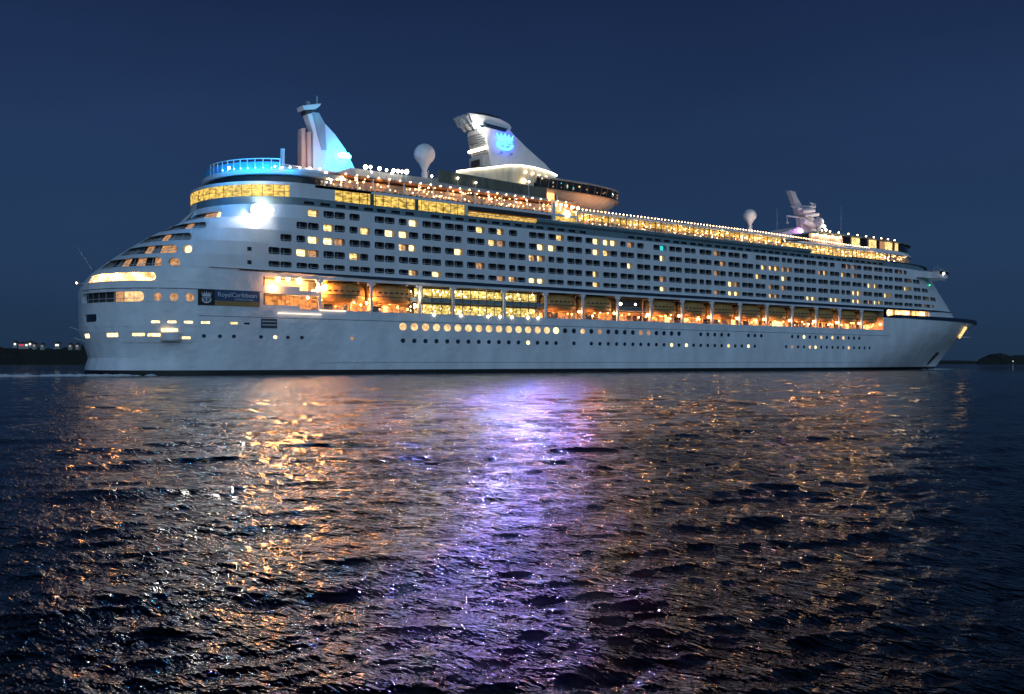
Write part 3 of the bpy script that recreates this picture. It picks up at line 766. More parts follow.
# lit doors and windows along the promenade, one run per bay
rnd = random.Random(5)
for k in range(18):
    if k in (0, 3, 4, 5): continue
    a0 = BAYS[k]; mb = MB(); x = a0 + .8
    while x < a0 + 11.2:
        w = rnd.choice((.9, 1.4, 2.0)); h = rnd.choice((1.9, 2.1, 1.2)); zb = 13.05 if h > 1.5 else 13.9
        m_ = rnd.choice((M['amber'], M['amberhi'], M['amber'], M['glass'], M['dark']))
        mb.box((x + w / 2, IN - .05, zb + h / 2), (w, .1, h), m_); x += w + rnd.uniform(.3, 1.1)
    mb.build('promenade_window', ship)
    mb = MB()
    for q in range(rnd.choice((3, 4, 4))):
        px_, pz_ = a0 + rnd.uniform(6.5, 11.6) if q < 2 else a0 + rnd.uniform(.7, 11), rnd.uniform(14.3, 15.6)
        mb.ball((px_, -17.9 + rnd.uniform(-.6, 2), pz_), rnd.uniform(.14, .26), M['orb'])
    mb.ball((a0 + 11.3, -18.7, 15.3), .34, M['bulb'])
    mb.build('promenade_lamp', ship)
    light('POINT', 'promenade_light', (a0 + 8.0 + rnd.uniform(-1.5, 2.5), -15.9, 14.5), 460, (1, .38, .11), size=.1)
    light('POINT', 'promenade_light', (a0 + 3.0, -18.6, 14.6), 150, (1, .36, .12), size=.1)
mb = MB(); p = P(834, 0)[0]; 
a0, z0 = P(773, 328); a1, z1 = P(783, 320); mb.box(((a0 + a1) / 2, -19.0, 14.0), (a1 - a0, .2, 1.6), M['lithi']); mb.build('lit_doorway', ship)

# bay 0: the open double-deck mooring/tender bay at the stern end, brightly lit
mb = MB(); a0, a1 = BAY0, BAYS[2] - 12.15 + 2
mb.box((BAY0 + 6, -16.6, 16.45), (12.1, 5.2, .35), M['white']); mb.box((BAY0 + 6, -19.1, 16.75), (12.1, .3, .9), M['white']); mb.build('mezzanine', ship)
mb = MB(); mb.face(((BAY0, IN + .2 - .3, 16.7), (BAYS[1], IN - .1, 16.7), (BAYS[1], IN - .1, 19.6), (BAY0, IN - .1, 19.6)), M['amberhi'])
mb.face(((BAY0, -15.0, 13.05), (BAYS[1], -15.0, 13.05), (BAYS[1], -15.0, 16.2), (BAY0, -15.0, 16.2)), M['amber']); mb.build('tender_bay_wall', ship)
mb = MB()
for i in range(9): mb.bar((BAY0 + 3 + i * .9, -18.6, 13.1), (BAY0 + 3 + i * .9, -18.6, 16.3), .06, M['grey'], 4)
mb.build('tender_bay_grille', ship)
for px, py, r_ in ((271.5, 287.5, .55), (278, 279.5, .62), (288, 279, .55), (299, 281, .75), (319, 289, .85), (325, 287, .7), (313, 291, .4), (308, 298, .35), (321, 300, .3), (371, 294.5, .5), (371, 299.5, .55)):
    a, z = P(px, py, -18.9); mb = MB(); mb.ball((a, -18.9 if px != 271.5 else -19.7, z), r_ * .8, M['warmflood'] if r_ > .5 else M['bulb'], 8); mb.build('deck_floodlight', ship)
light('POINT', 'bay_light', (BAY0 + 4, -17, 18.6), 900, (1, .62, .26)); light('POINT', 'bay_light', (BAY0 + 10.5, -18, 17.5), 1100, (1, .72, .40)); light('POINT', 'bay_light', (BAY0 + 8, -17.5, 14.6), 260, (1, .5, .22))
light('POINT', 'bay_light', (BAYS[3] - .2, -20.2, 17.3), 200, (1, .8, .55))
mb = MB(); a, z = P(283, 314); mb.box((BAY0 + 7.5, -19.55, 12.45), (9.6, .25, .15), M['strip']); mb.build('strip_light', ship)
mb = MB(); mb.box((BAY0 + 15, -19.5, 13.35), (6.0, .25, .2), M['strip']); mb.build('strip_light', ship)
mb = MB(); a, z = P(269, 323.5); mb.box((a, -19.34, z), (3.4, .1, 1.9), M['seam']); mb.box((a, -19.4, z + .4), (3.0, .1, .15), M['white']); mb.box((a, -19.4, z - .3), (3.0, .1, .15), M['white']); mb.build('shell_door', ship)

# atrium: tall glazed galleries amidships
mb = MB(); mb.box(((72.2 + 108) / 2, -16.0, 16.4), (35.6, .3, 6.4), M['dark'])
for z in (14.6, 18.3): mb.box(((72.2 + 108) / 2, -16.25, z), (35.4, .1, 1.9 if z > 17 else 2.1), M['atrium'])
mb.build('gallery_wall', ship)
mb = MB()
for i in range(5): 
    pass
for a0, a1 in ((69.6, 72.4), (72.9, 80.5), (81.5, 95.1), (96.1, 107.8)):
    w = a1 - a0; nn = max(1, round(w / 2.4))
    for i in range(nn + 1): mb.box((a0 + w * i / nn, -18.9, 16.35), (.14, .14, 6.6), M['olive'])
    for z in (13.25, 15.6, 17.35, 19.5): mb.box(((a0 + a1) / 2, -18.92, z), (w, .12, .16), M['olive'])
    mb.box(((a0 + a1) / 2, -18.5, 16.5), (w, .3, .9), M['teal'])
mb.build('gallery_frame', ship)
mb = MB(); r2 = random.Random(9)
for i in range(90):
    top = r2.random() < .5
    mb.ball((r2.uniform(70, 107.5), -17.3 + r2.uniform(-.8, .8), r2.uniform(17.7, 19.1) if top else r2.uniform(13.6, 15.2)), r2.uniform(.08, .2), M['bulb'])
mb.build('gallery_chandelier', ship, kind='stuff')
mb = MB()
for i, px in enumerate((434, 461, 488, 500, 512, 528, 538)):
    a, z = P(px, 0); z = 13.3; mb.ball((a, -19.35, z), .30, M['lampw'], 8)
mb.build('gallery_lamp', ship)
light('AREA', 'gallery_light', (90, -17.3, 19.4), 500, (1, .75, .35), size=5, target=(90, -17.5, 13))
# bay 3 part: boat 'between' already; bay 8: open platform with lamps
mb = MB(); c = (BAYS[8] + BAYS[9]) / 2
mb.box((c, -17.5, 16.2), (10, 2.6, .25), M['grey']); mb.box((c, -16.4, 17.9), (9, .3, 2.8), M['dark'])
for z in (16.6, 17.0): mb.bar((c - 5, -18.8, z), (c + 5, -18.8, z), .05, M['rail'], 4)
mb.build('boarding_platform', ship)
for px, py in ((620.5, 304), (635.5, 304.5)):
    a, z = P(px, py, -18.7); mb = MB(); mb.ball((a, -18.7, z), .42 if px < 630 else .3, M['lampw'], 8); mb.build('platform_lamp', ship)

# ---- forward lit room -------------------------------------------------------
mb = MB(); e1 = S.hit(930, 0, 19.2)[0]; nn = 16
for i in range(nn):
    f0, f1 = lerp(256.2, e1, i / nn), lerp(256.2, e1, (i + 1) / nn)
    panel(mb, S, f0, f1, 18.0, 20.5, .95, (M['amberhi'], M['lithi'], M['amberhi'], M['amber'], M['amberhi'], M['lit'])[i % 6])
for i in range(1, nn): a = lerp(256.2, e1, i / nn); quadstrip(mb, S, a - .12, a + .12, 18.1, 20.35, M['prom'], 1, .6)
mb.build('foredeck_lounge_window', ship)
for px in (891, 899.5, 908, 924):
    a, _ = S.hit(px, 0, 19.4); p = S.pos(a, 19.4, .3); mb = MB(); mb.ball(p, .42, M['lampw'], 8); mb.build('lounge_lamp', ship)

# ---- banner on the stern quarter ---------------------------------------------
def emblem(mb, c, w, h, m, y, dep=.12, side=None):
    """crown over an anchor, drawn in the plane y"""
    def pr(pts):
        q = [(c[0] + a * w / 2, c[1] + b * h / 2) for a, b in pts]
        mb.prism(q, y, y - dep, side or m)
        if side: mb.face([(a, y - dep - .02, b) for a, b in q], m)
    pr([(-.98, .95), (-.62, .45), (-.46, .98), (-.24, .48), (0, 1.05), (.24, .48), (.46, .98), (.62, .45), (.98, .95), (.82, .12), (-.82, .12)])
    pr([(-.85, 0), (.85, 0), (.85, -.12), (-.85, -.12)])
    pr([(-.10, -.12), (.10, -.12), (.10, -.80), (-.10, -.80)])
    pr([(-.95, -.22), (-.66, -.22), (-.60, -.52), (-.35, -.74), (0, -.80), (0, -1.05), (-.45, -.98), (-.82, -.72), (-.95, -.45)])
    pr([(.95, -.22), (.66, -.22), (.60, -.52), (.35, -.74), (0, -.80), (0, -1.05), (.45, -.98), (.82, -.72), (.95, -.45)])
    pr([(-.5, -.30), (.5, -.30), (.5, -.40), (-.5, -.40)])
Y = -19.34
x0, z1 = P(198, 289); x1, _ = P(214.5, 289); x2, _ = P(259.5, 290); z0 = P(206, 305.2)[1]; zt = P(206, 289.2)[1]
mb = MB(); mb.box(((x0 + x1) / 2, Y, (z0 + zt) / 2), (x1 - x0, .1, zt - z0), M['signk']); emblem(mb, ((x0 + x1) / 2, (z0 + zt) / 2), (x1 - x0) * .62, (zt - z0) * .72, M['signw'], Y - .055, .04)
mb.box(((x1 + x2) / 2 + .02, Y, lerp(z0, zt, .66)), (x2 - x1, .1, (zt - z0) * .68), M['signb']); mb.box(((x1 + x2) / 2 + .02, Y, lerp(z0, zt, .16)), (x2 - x1, .1, (zt - z0) * .31), M['signg'])
banner = mb.build('banner', ship)
def lettering(txt, width, loc, m, parent, depth=.03):
    cu = bpy.data.curves.new('lettering', 'FONT'); cu.body = txt; cu.size = 1; cu.extrude = .02; cu.align_x = 'CENTER'; cu.align_y = 'CENTER'; cu.resolution_u = 3
    ob = bpy.data.objects.new('tmp_text', cu); col.objects.link(ob); bpy.context.view_layer.update()
    me = bpy.data.meshes.new_from_object(ob); w = ob.dimensions.x; bpy.data.objects.remove(ob); bpy.data.curves.remove(cu)
    s_ = width / w; me.transform(Matrix.Rotation(R(90), 4, 'X') @ Matrix.Diagonal((s_, s_, 1, 1))); me.materials.clear(); me.materials.append(m)
    o = bpy.data.objects.new('lettering', me); col.objects.link(o); o.location = loc; o.parent = parent; return o
lettering('RoyalCaribbean', (x2 - x1) * .86, ((x1 + x2) / 2, Y - .08, lerp(z0, zt, .70)), M['signw'], banner)
lettering('INTERNATIONAL', (x2 - x1) * .42, ((x1 + x2) / 2 + .15 * (x2 - x1), Y - .08, lerp(z0, zt, .42)), M['signw'], banner)

# ---- small fittings on the hull -----------------------------------------------
a, z = HULL.hit(172, 335); mb = MB(); p = HULL.pos(a, z); mb.lathe((p[0], p[1] + .4, z - 1.1), [(1.9, 0), (2.0, .3), (2.0, 1.5), (1.85, 1.6), (0.01, 1.6)], M['white'], 20)
mb.box((p[0], p[1] + .1, z + .95), (3.6, 1.0, .5), M['lithi']); mb.build('mooring_platform', ship)
a, z = HULL.hit(104, 341.5); mb = MB(); quadstrip(mb, HULL, HULL.a0(5.9) + 12, HULL.hit(192, 0, 6.3)[0], 6.28, 6.4, M['rail'], 1.5, -.25); mb.build('stern_rail', ship)
mb = MB(); p0 = P(92, 265, -12); p1 = P(77, 247, -12); p2 = P(99, 262, -12); mb.bar((p0[0], -12, p0[1] - 1), (p1[0], -12, p1[1]), .10, M['grey'], 5, .05); mb.build('ensign_staff', ship)
mb = MB(); a, z = P(76.5, 283, -8); mb.ball((a, -8, z), .2, M['bulbs']); mb.bar((a, -8, z), (a + 2, -8, z), .08, M['grey']); mb.build('stern_lamp', ship)
mb = MB()
for px, py in ((69, 327), (74, 338)): p = P(px, py, -6); q = P(px + 14, py + 2, -6); mb.bar((p[0], -6, p[1]), (q[0], -6, q[1] - .5), .12, M['grey'])
mb.build('stern_bracket', ship)
# bow: lit folding platform, name-plate anchor pocket
a, z = HULL.hit(962, 333)
b1 = Vector(HULL.pos(*HULL.hit(957.5, 337.5), -.7)); b2 = Vector(HULL.pos(*HULL.hit(963.8, 327.8), -.7))
x3, z3 = P(969.5, 337.2, b1.y); b3 = Vector((x3, b1.y, z3))
mb = MB(); mb.bar(b1, b2, .50, M['lit'], 6); mb.build('gangway_lamp', ship)
mb = MB(); mb.bar(b1, b3, .30, M['rail']); mb.bar(b2, b3, .14, M['rail']); mb.build('bow_platform', ship)
mb = MB(); q0 = HULL.hit(937, 352); q1 = HULL.hit(927, 364)
pa = Vector(HULL.pos(*q0, -.15)); pb = Vector(HULL.pos(*q1, -.15)); mb.bar(pa, pb, .9, M['seam'], 6, .4); mb.build('anchor', ship)
for px, py in ((754, 358.5), (759.5, 358.5), (778, 358.3), (784, 358.3), (791, 358.3), (881, 360.0), (887, 360)):
    a, z = HULL.hit(px, py); mb = MB(); mb.ball(HULL.pos(a, z, -.1), .2, M['signw']); mb.build('draught_mark', ship)
bw = P(943, 316.5, 0); mb = MB(); mb.bar((320, -2, 18), (320, -2, 24), .12, M['grey'], 5, .05); mb.box((324, -3, 19.4), (2.4, 1.6, 1.3), M['grey']); mb.lathe((331, 0, 18.2), [(.9, 0), (.9, 1.2), (.5, 1.5), (.01, 1.5)], M['grey'], 12); mb.build('mooring_winch', ship)

# ---- deck 11: glazed lounges ----------------------------------------------------
UP = upper(190.5, 918, 17, 42, 18.6)
mb = MB(); slab(mb, SUP, 36.2, 36.32, M['teal']); mb.build('sun_deck', ship)
mb = MB(); z0, z1 = 36.34, 38.75
aE = U(290.5, -18.6)
n0 = UP.a0(37)
quadstrip(mb, UP, n0, aE, z0, z1, M['gold'], 1.2); mirror_plain(mb, UP, [z0, z1], M['gold'], aR=aE)
mb.build('stern_lounge_glazing', ship)
mb = MB()
for i in range(11): a = lerp(n0, aE, (i + .5) / 11); quadstrip(mb, UP, a - .06, a + .06, z0, z1, M['olive'], 1, -.1)
quadstrip(mb, UP, n0, aE, 37.35, 37.42, M['olive'], 1.2, -.1)
mb.build('glazing_bar', ship)
mb = MB(); quadstrip(mb, UP, aE, 51.2, z0, z1, M['white'], 2, -.15)
a2 = 112.0
mb.build('lounge_wall', ship)
mb = MB(); quadstrip(mb, UP, 51.2, 84.5, z0, z1, M['gold'], 1.5); quadstrip(mb, UP, 84.5, 111.4, z0, 37.6, M['gold2'], 1.5, .9); mb.build('buffet_glazing', ship)
mb = MB()
for i in range(18): a = lerp(51.2, 84.5, i / 17); quadstrip(mb, UP, a - .08, a + .08, z0, z1, M['olive'], 1, -.1)
mb.box((85, -18.4, 37.5), (.7, .8, 2.5), M['white'])
for a in (60.2, 71.5): mb.box((a, -18.55, 37.6), (.9, .3, 2.4), M['olive'])
mb.build('glazing_bar', ship)
mb = MB(); quadstrip(mb, UP, 85, 111.2, 37.75, z1, M['dark'], 3, .2); quadstrip(mb, UP, 85, 111.2, 37.0, 37.1, M['rail'], 3, -.2); mb.build('shade_screen', ship)
mb = MB(); quadstrip(mb, UP, 111.4, 118.8, z0, 40.2, M['gold'], 1.5, .6); mb.build('stair_lobby_glazing', ship)
a, z = P(566, 214.5, -18.0); mb = MB(); mb.ball((a, -18.2, z), .9, M['lampw'], 10); mb.build('lobby_lamp', ship)
mb = MB(); mb.box((111.2, -18.6, 39.2), (.8, .8, 5.6), M['white']); mb.build('lobby_column', ship)
mb = MB(); mb.box((119, -18.5, 38.4), (.4, .6, 4), M['white']); mb.build('lobby_column', ship)
# core block under the pool deck
core = upper(-36, -290, 14, 30, 16.5)
mb = MB(); mirror_plain(mb, core, [36.33, 39.0], M['prom'], both=True); mb.build('lido_bulkhead', ship)
# open golden promenade forward (u 119-262)
rnd = random.Random(12)
mb = MB(); quadstrip(mb, UP, 119, 204, 37.5, 40.15, M['gold2'], 2, 2.2); quadstrip(mb, UP, 204, 262, 36.9, 39.0, M['gold2'], 2, 2.0); quadstrip(mb, UP, 262, 276, 36.9, 39.0, M['litlo'], 2, 2.0); mb.build('deck_cafe_glazing', ship)
mb = MB()
for i in range(66): a = 119 + i * 2.16; z_ = 40.2 if a < 204 else 39.1; mb.box((a, -18.55, (36.3 + z_) / 2), (.16, .16, z_ - 36.3), M['olive'] if i % 3 else M['white'])
for zz in (37.2, 37.7): quadstrip(mb, UP, 119, 270, zz, zz + .07, M['rail'], 3, -.05)
mb.build('deck_railing', ship)
mb = MB()
for i in range(230):
    a = 119.5 + rnd.random() * 150; zt_ = 40.0 if a < 204 else 38.9
    mb.ball((*UP.pos(a, 38, rnd.uniform(.3, 1.8))[:2], rnd.uniform(37.9 if a < 204 else 37.0, zt_)), rnd.uniform(.06, .17), rnd.choice((M['bulb'], M['bulbs'], M['bulbs'])), 5)
mb.build('deck_lamp_cluster', ship, kind='stuff')
# bulging tinted glass belt under the golden deck
mb = MB()
prof = [(36.2, 0.0), (36.7, -.55), (37.3, -.6), (37.6, -.25)]
for (za, da), (zb, db) in zip(prof, prof[1:]):
    n = 40
    for i in range(n):
        a, b_ = lerp(105, 214, i / n), lerp(105, 214, (i + 1) / n)
        mb.face((S.pos(a, 36.2, da)[:2] + (za,), S.pos(b_, 36.2, da)[:2] + (za,), S.pos(b_, 36.2, db)[:2] + (zb,), S.pos(a, 36.2, db)[:2] + (zb,)), M['teal'])
mb.build('wind_screen', ship)
# deck 12 slab edge
mb = MB(); slab(mb, UP, 38.78, 39.35, M['white'], aR=118.8); mb.build('pool_deck', ship)
mb = MB(); slab(mb, UP, 40.25, 40.75, M['white'], aL=119.2, aR=205); mb.build('pool_deck', ship)
mb = MB(); slab(mb, UP, 39.1, 39.5, M['white'], aL=205.5, aR=272); mb.build('pool_deck', ship)
# string of bulbs along the roof edge
mb = MB(); n = 0
a = 119.5
while a < 247:
    z_ = 41.15 if a < 190 else lerp(41.15, 40.4, min(1, (a - 190) / 50))
    mb.ball((*UP.pos(a, 38, -.1)[:2], z_), .13 + .05 * ((n * 7) % 5) / 4, M['bulb'], 6); a += 1.3; n += 1
mb.build('string_of_lights', ship, kind='stuff')
mb = MB(); 
for i in range(60): a = lerp(119.5, 205, i / 60); mb.bar((a, -18.4, 40.75), (a, -18.4, 41.3), .04, M['rail'], 4)
mb.build('roof_railing', ship)
# ---- stern top: round slab, dark glazing, slab, blue screens
T1 = upper(203, -66, 15, 14, 17.6); 
mb = MB(); slab(mb, UP, 38.78, 39.4, M['white'], aR=60); 
mb.build('stern_roof', ship)
T2 = upper(206, -58, 15, 12, 16.2); T3 = upper(202, -62, 16, 14, 17.8)
mb = MB(); z0, z1 = 39.42, 40.6
mirror_plain(mb, T2, [39.42, 41.3], M['glass'], both=True); mb.build('aft_lounge_glazing', ship)
mb = MB(); slab(mb, T3, 41.3, 42.2, M['white']); mb.build('sports_deck', ship)
T4 = upper(204, -50, 14, 8, 16.0)
mb = MB(); A = T4.tab(42)[0]
aF = U(281, -16.0)
for s_ in (1, -1):
    n = 26
    for i in range(n):
        a, b_ = lerp(A[0], aF, i / n), lerp(A[0], aF, (i + 1) / n); p, q = T4.pos(a, 42), T4.pos(b_, 42)
        mb.face(((p[0], s_ * p[1], 42.2), (q[0], s_ * q[1], 42.2), (q[0], s_ * q[1], 43.9), (p[0], s_ * p[1], 43.9)), M['bluescreen'])
mb.build('glass_wind_screen', ship)
mb = MB()
for i in range(12): p = T4.pos(lerp(A[0], aF, i / 11), 42); mb.bar((p[0], p[1] - .1, 42.2), (p[0], p[1] - .1, 44.6), .10, M['white'], 5)
for i in range(24):
    p, q = T4.pos(lerp(A[0], aF, i / 24), 42), T4.pos(lerp(A[0], aF, (i + 1) / 24), 42); mb.bar((p[0], p[1] - .1, 44.5), (q[0], q[1] - .1, 44.5), .12, M['white'], 5)
mb.build('screen_frame', ship)
for px, py in ((207, 176), (228, 162), (215, 172), (247, 166), (277, 163)):
    p = P(px, py, -14.0); 
    light('POINT', 'cyan_light', (p[0] + 1.5, -17.3 if px > 220 else -13, 43.4), 1300, (.0, .34, 1), size=.1)
for i in range(9): a = lerp(A[0] + 6, aF, i / 8); p = T4.pos(a, 42, -.6); mb = MB(); mb.ball((p[0], p[1], 42.5), .13, M['cyan']); mb.build('blue_deck_lamp', ship)
for px, py, k_ in ((275, 166.5, 0), (282, 167.5, 0), (290, 167.5, 0), (300, 168, 0), (310, 168.2, 0), (320, 169, 0), (326, 173, 1), (331, 180, 1), (229, 168, 1)):
    p = P(px, py, -16.5); mb = MB(); mb.ball((p[0], -16.5, p[1]), .2 if not k_ else .3, M['lampw'], 8); mb.build('sports_deck_lamp', ship)
p = P(282.5, 155, -10); mb = MB(); mb.box((p[0], -10, p[1] - .5), (.7, .7, 3.6), M['white']); mb.bar((p[0], -10, p[1] - 2), (p[0] + 5, -8, p[1] - 1.6), .12, M['white']); mb.bar((p[0] - 1.5, -10, p[1] - 2.5), (p[0] + 4, -8, p[1] - 5), .1, M['white']); mb.build('lamp_post', ship)

# ---- climbing wall tower and aft mast ---------------------------------------------
def poly(pts, Y): return [P(a, b, Y) for a, b in pts]
rw = mat('climbing_wall_paint', (.62, .42, .34), .7, noise=.35, nscale=.5)
mb = MB(); mb.prism(poly([(301.5, 170), (301.5, 128.5), (305.5, 128), (306, 170)], -1), -1, 1, rw); mb.prism(poly([(307.5, 170), (307.2, 132), (311, 132), (311.5, 170)], -1.4), -1.4, .6, rw)
o = mb.build('climbing_wall', ship)
mb = MB(); mb.prism(poly([(307, 113.5), (313.5, 111.5), (326, 145), (326, 172), (313, 172), (313.5, 133)], -1.1), -1.1, 1.1, M['white']); mb.prism(poly([(312, 112), (319, 113), (325, 124), (326.5, 150), (322, 150)], -1.3), -1.3, .8, M['grey']); mb.build('aft_mast', ship)
mb = MB(); mb.prism(poly([(303, 105.5), (312, 104.5), (321, 103.8), (319.5, 106.5), (316, 109), (304, 109.8)], -1.6), -1.6, 1.6, M['white']); mb.prism(poly([(305, 109.8), (317, 109), (313, 113), (306, 114.5)], -1.2), -1.2, 1.2, M['dark']); mb.bar((P(317, 104, 0)[0], 0, P(317, 104, 0)[1]), (P(317, 96, 0)[0], 0, P(317, 96, 0)[1]), .10, M['rail']); p = P(308, 103.5, 0); mb.ball((p[0], 0, p[1]), .6, M['grey'], 8); mb.build('mast_platform', ship)
mb = MB(); mb.prism(poly([(323.8, 122.5), (335, 134.5), (345, 149), (354.5, 168), (354.5, 172), (322.5, 172), (322, 150)], -.8), -.8, .8, M['white']); mb.build('mast_fin', ship)
p = P(346, 160, -1.6)
light('SPOT', 'cyan_flood', (p[0] + 1, -10, 45.6), 6500, (.0, .34, 1), size=.15, target=(p[0] - 3, -1.6, 50), angle=95, blend=.8)
light('SPOT', 'cyan_flood', (p[0] - 3, -8, 44.5), 5500, (.0, .34, 1), size=.15, target=(p[0] - 7, -1.6, 54), angle=80, blend=.8)
light('SPOT', 'cyan_flood', (57, -6, 59), 500, (.0, .6, 1), size=.3, target=(56, 0, 62), angle=120)
light('POINT', 'climbing_wall_light', (50, -8.5, 47), 1500, (1, .55, .35)); light('POINT', 'climbing_wall_light', (55, -5.5, 49), 160, (1, .6, .2))
p = P(344.5, 155.5, -2); mb = MB(); mb.lathe((p[0], -1.9, p[1]), [(1.6, -.5), (1.8, 0), (1.3, .6), (.01, .8)], emi('cyan_floodlight', (.02, .45, 1), 60), 12, .35); mb.build('fin_lamp', ship)
p = P(344.5, 155.5, -2); light('POINT', 'fin_light', (p[0], -3.5, p[1]), 200, (.02, .5, 1), size=.1)
mb = MB(); mb.box((54, 0, 43.0), (30, 24, 1.6), M['white']); mb.box((58, 0, 44.6), (14, 10, 2.2), M['white']); mb.build('mast_house', ship)

# ---- pool deck midships (u 55-118) --------------------------------------------------
MID = upper(-48, -124, 6, 6, 15.5)
mb = MB(); n = 40
mirror_plain(mb, MID, [39.36, 41.9], M['prom'], both=True); mb.build('solarium_wall', ship)
MD = upper(-46, -126, 6, 6, 16.4)
mb = MB(); slab(mb, MD, 42.3, 42.75, M['redrail']); mb.build('solarium_roof_edge', ship)
mb = MB(); slab(mb, MD, 42.76, 42.95, M['grey']); mb.build('upper_sun_deck', ship)
mb = MB()
for i in range(34): a = 50 + i * 1.9; mb.bar((a, -18.3, 39.4), (a, -18.3, 40.5), .05, M['rail'], 4)
mb.bar((48, -18.3, 40.5), (112, -18.3, 40.5), .06, M['rail'], 4); mb.bar((48, -18.3, 39.95), (112, -18.3, 39.95), .04, M['rail'], 4)
for i in range(17): a = 50 + i * 3.9; mb.box((a, -16.6, 40.9), (.25, .25, 3.1), M['white'])
mb.build('pool_deck_railing', ship)
mb = MB(); rnd = random.Random(31)
for i in range(120):
    mb.ball((rnd.uniform(49, 117), rnd.uniform(-18, -16.6), rnd.choice((41.9, 41.2, 40.3)) + rnd.uniform(-.25, .25)), rnd.uniform(.06, .17), rnd.choice((M['bulb'], M['bulbs'], M['bulbs'])), 5)
for i in range(24): mb.ball((55 + i * 2.7, -16.6, 42.9), .17, M['bulbs'], 5)
mb.build('pool_deck_lamps', ship, kind='stuff')
mb = MB(); rnd = random.Random(8)                              # folded loungers and tables along the rail
for i in range(46):
    a = 51 + i * 1.4; mb.box((a, -17.3, 39.36 + .35), (.6, 1.5, .12), rnd.choice((M['redrail'], M['grey'], M['white']))); mb.box((a, -17.3, 39.55), (.5, 1.3, .3), M['dark'])
mb.build('deck_seating', ship, kind='stuff')
for i in range(7): light('POINT', 'pool_light', (54 + i * 9.8, -17.0, 41.6), 110, (1, .55, .22), size=.1)
for i in range(8): light('POINT', 'cafe_light', (124 + i * 17, -17.6, 39.5 if i < 5 else 38.5), 90, (1, .6, .25), size=.1)
# tinted glass screen above and bright flood lamps
mb = MB(); x0, z0 = P(436, 176, -14); x1, z1 = P(537, 186, -14)
mb.prism([(80, 44.0), (112.5, 43.2), (112.5, 46.2), (80, 47.0), ], -14.6, -14.4, M['olive']); mb.prism([(70, 42.95), (112.5, 42.95), (112.5, 43.6), (70, 44.2)], -14.9, -14.2, M['grey'])
mb.build('tinted_screen', ship)
for px, py, r_ in ((361, 166.5, .8), (366, 166.5, .6), (375, 168, .7), (382, 169.5, .5), (389, 170, .65), (393.5, 170.5, .65), (397.5, 171, .55), (402, 171.2, .85), (367, 171.5, .35), (427, 175.5, .45), (453, 177.5, .4), (471, 182, .4), (524, 181, .42), (387, 173, .4)):
    p = P(px, py, -13); mb = MB(); mb.ball((p[0], -15.0, P(px, py, -15.0)[1]), r_ * .62, M['lampw'], 8); mb.bar((p[0] + .0, -14.9, 42.9), (p[0], -14.9, P(px, py, -15.0)[1]), .08, M['rail'], 4); mb.build('flood_lamp', ship)
mb = MB(); mb.box((69, -8, 44.0), (22, 10, 2.2), M['grey']); mb.box((101, -5, 44.5), (20, 16, 3), M['grey']); mb.build('pool_bar_house', ship)
# lit arch roof
arc = [(456, 172.5), (470, 170.5), (485, 169.2), (500, 167.3), (510, 166.3), (520, 166.6), (532, 168.3), (543, 171.3), (551, 174.0), (556, 176.5)]
ar = [P(a, b, -10) for a, b in arc]
mb = MB(); pts = ar + [(ar[-1][0], 43), (ar[0][0], 43)]
mb.prism(pts, -10, 10, mat('dome_shell', (.45, .50, .44), .4, noise=.3)); mb.build('arched_roof', ship)
mb = MB()
for (u0, z0), (u1, z1) in zip(ar, ar[1:]):
    mb.bar((u0, -10.4, z0 + .2), (u1, -10.4, z1 + .15), .2, M['archtube'], 6)
mb.build('arch_light_tube', ship)
for i in (1, 3, 5, 7): light('POINT', 'arch_light', (ar[i][0], -12.5, ar[i][1] - 2.2), 70, (1, .68, .32), size=.12)
mb = MB(); p = P(524, 181, -10.5); mb.ball((p[0], -10.6, p[1]), .5, M['bulb'], 8)
for px, py in ((526, 171), (533, 172.5), (539, 174.5), (546, 176)): p = P(px, py + 1, -10.4); mb.ball((p[0], -10.4, p[1]), .3, M['bulbs'], 6)
mb.build('arch_lamp', ship)

# ---- radomes ---------------------------------------------------------------------
def radome(px, py, rpx, Y, zfoot, m, pink=False):
    x, z = P(px, py, Y); dep = SN * (x - CAM[0]) + CS * (Y - CAM[1]); r = rpx * dep / FPX
    mb = MB(); pr = [(.24 * r, -r * 1.75)] + [(.25 * r, -r * 1.45), (.42 * r, -r * 1.1)] + [(r * math.sin(t), -r * math.cos(t)) for t in [math.pi * (.19 + .81 * i / 12) for i in range(13)]]
    pr[-1] = (.01, r); mb.lathe((x, Y, z), pr, m, 24); o = mb.build('radome', ship, smooth=True)
    mb = MB(); mb.lathe((x, Y, 0), [(.34 * r, zfoot), (.28 * r, z - r * 1.7)], m, 12)
    for i in range(3): mb.bar((x - r * .5 + i * .5 * r, Y - r * .2, zfoot), (x - r * .3 + i * .3 * r, Y - r * .2, z - 1.5 * r), .08, M['grey'], 4)
    mb.build('pedestal', o); return x, z
radm = mat('radome_shell', (.72, .70, .70), .5, noise=.08, nscale=1)
x, z = radome(424.5, 154.5, 10.6, -5, 45, radm); light('POINT', 'radome_light', (x + 4, -13, z - 5), 900, (1, .70, .55), size=.12)
x, z = radome(749.8, 215.8, 6.6, -5, 40, radm); light('POINT', 'radome_light', (x - 2, -12, z - 3), 1000, (1, .72, .6), size=.12)

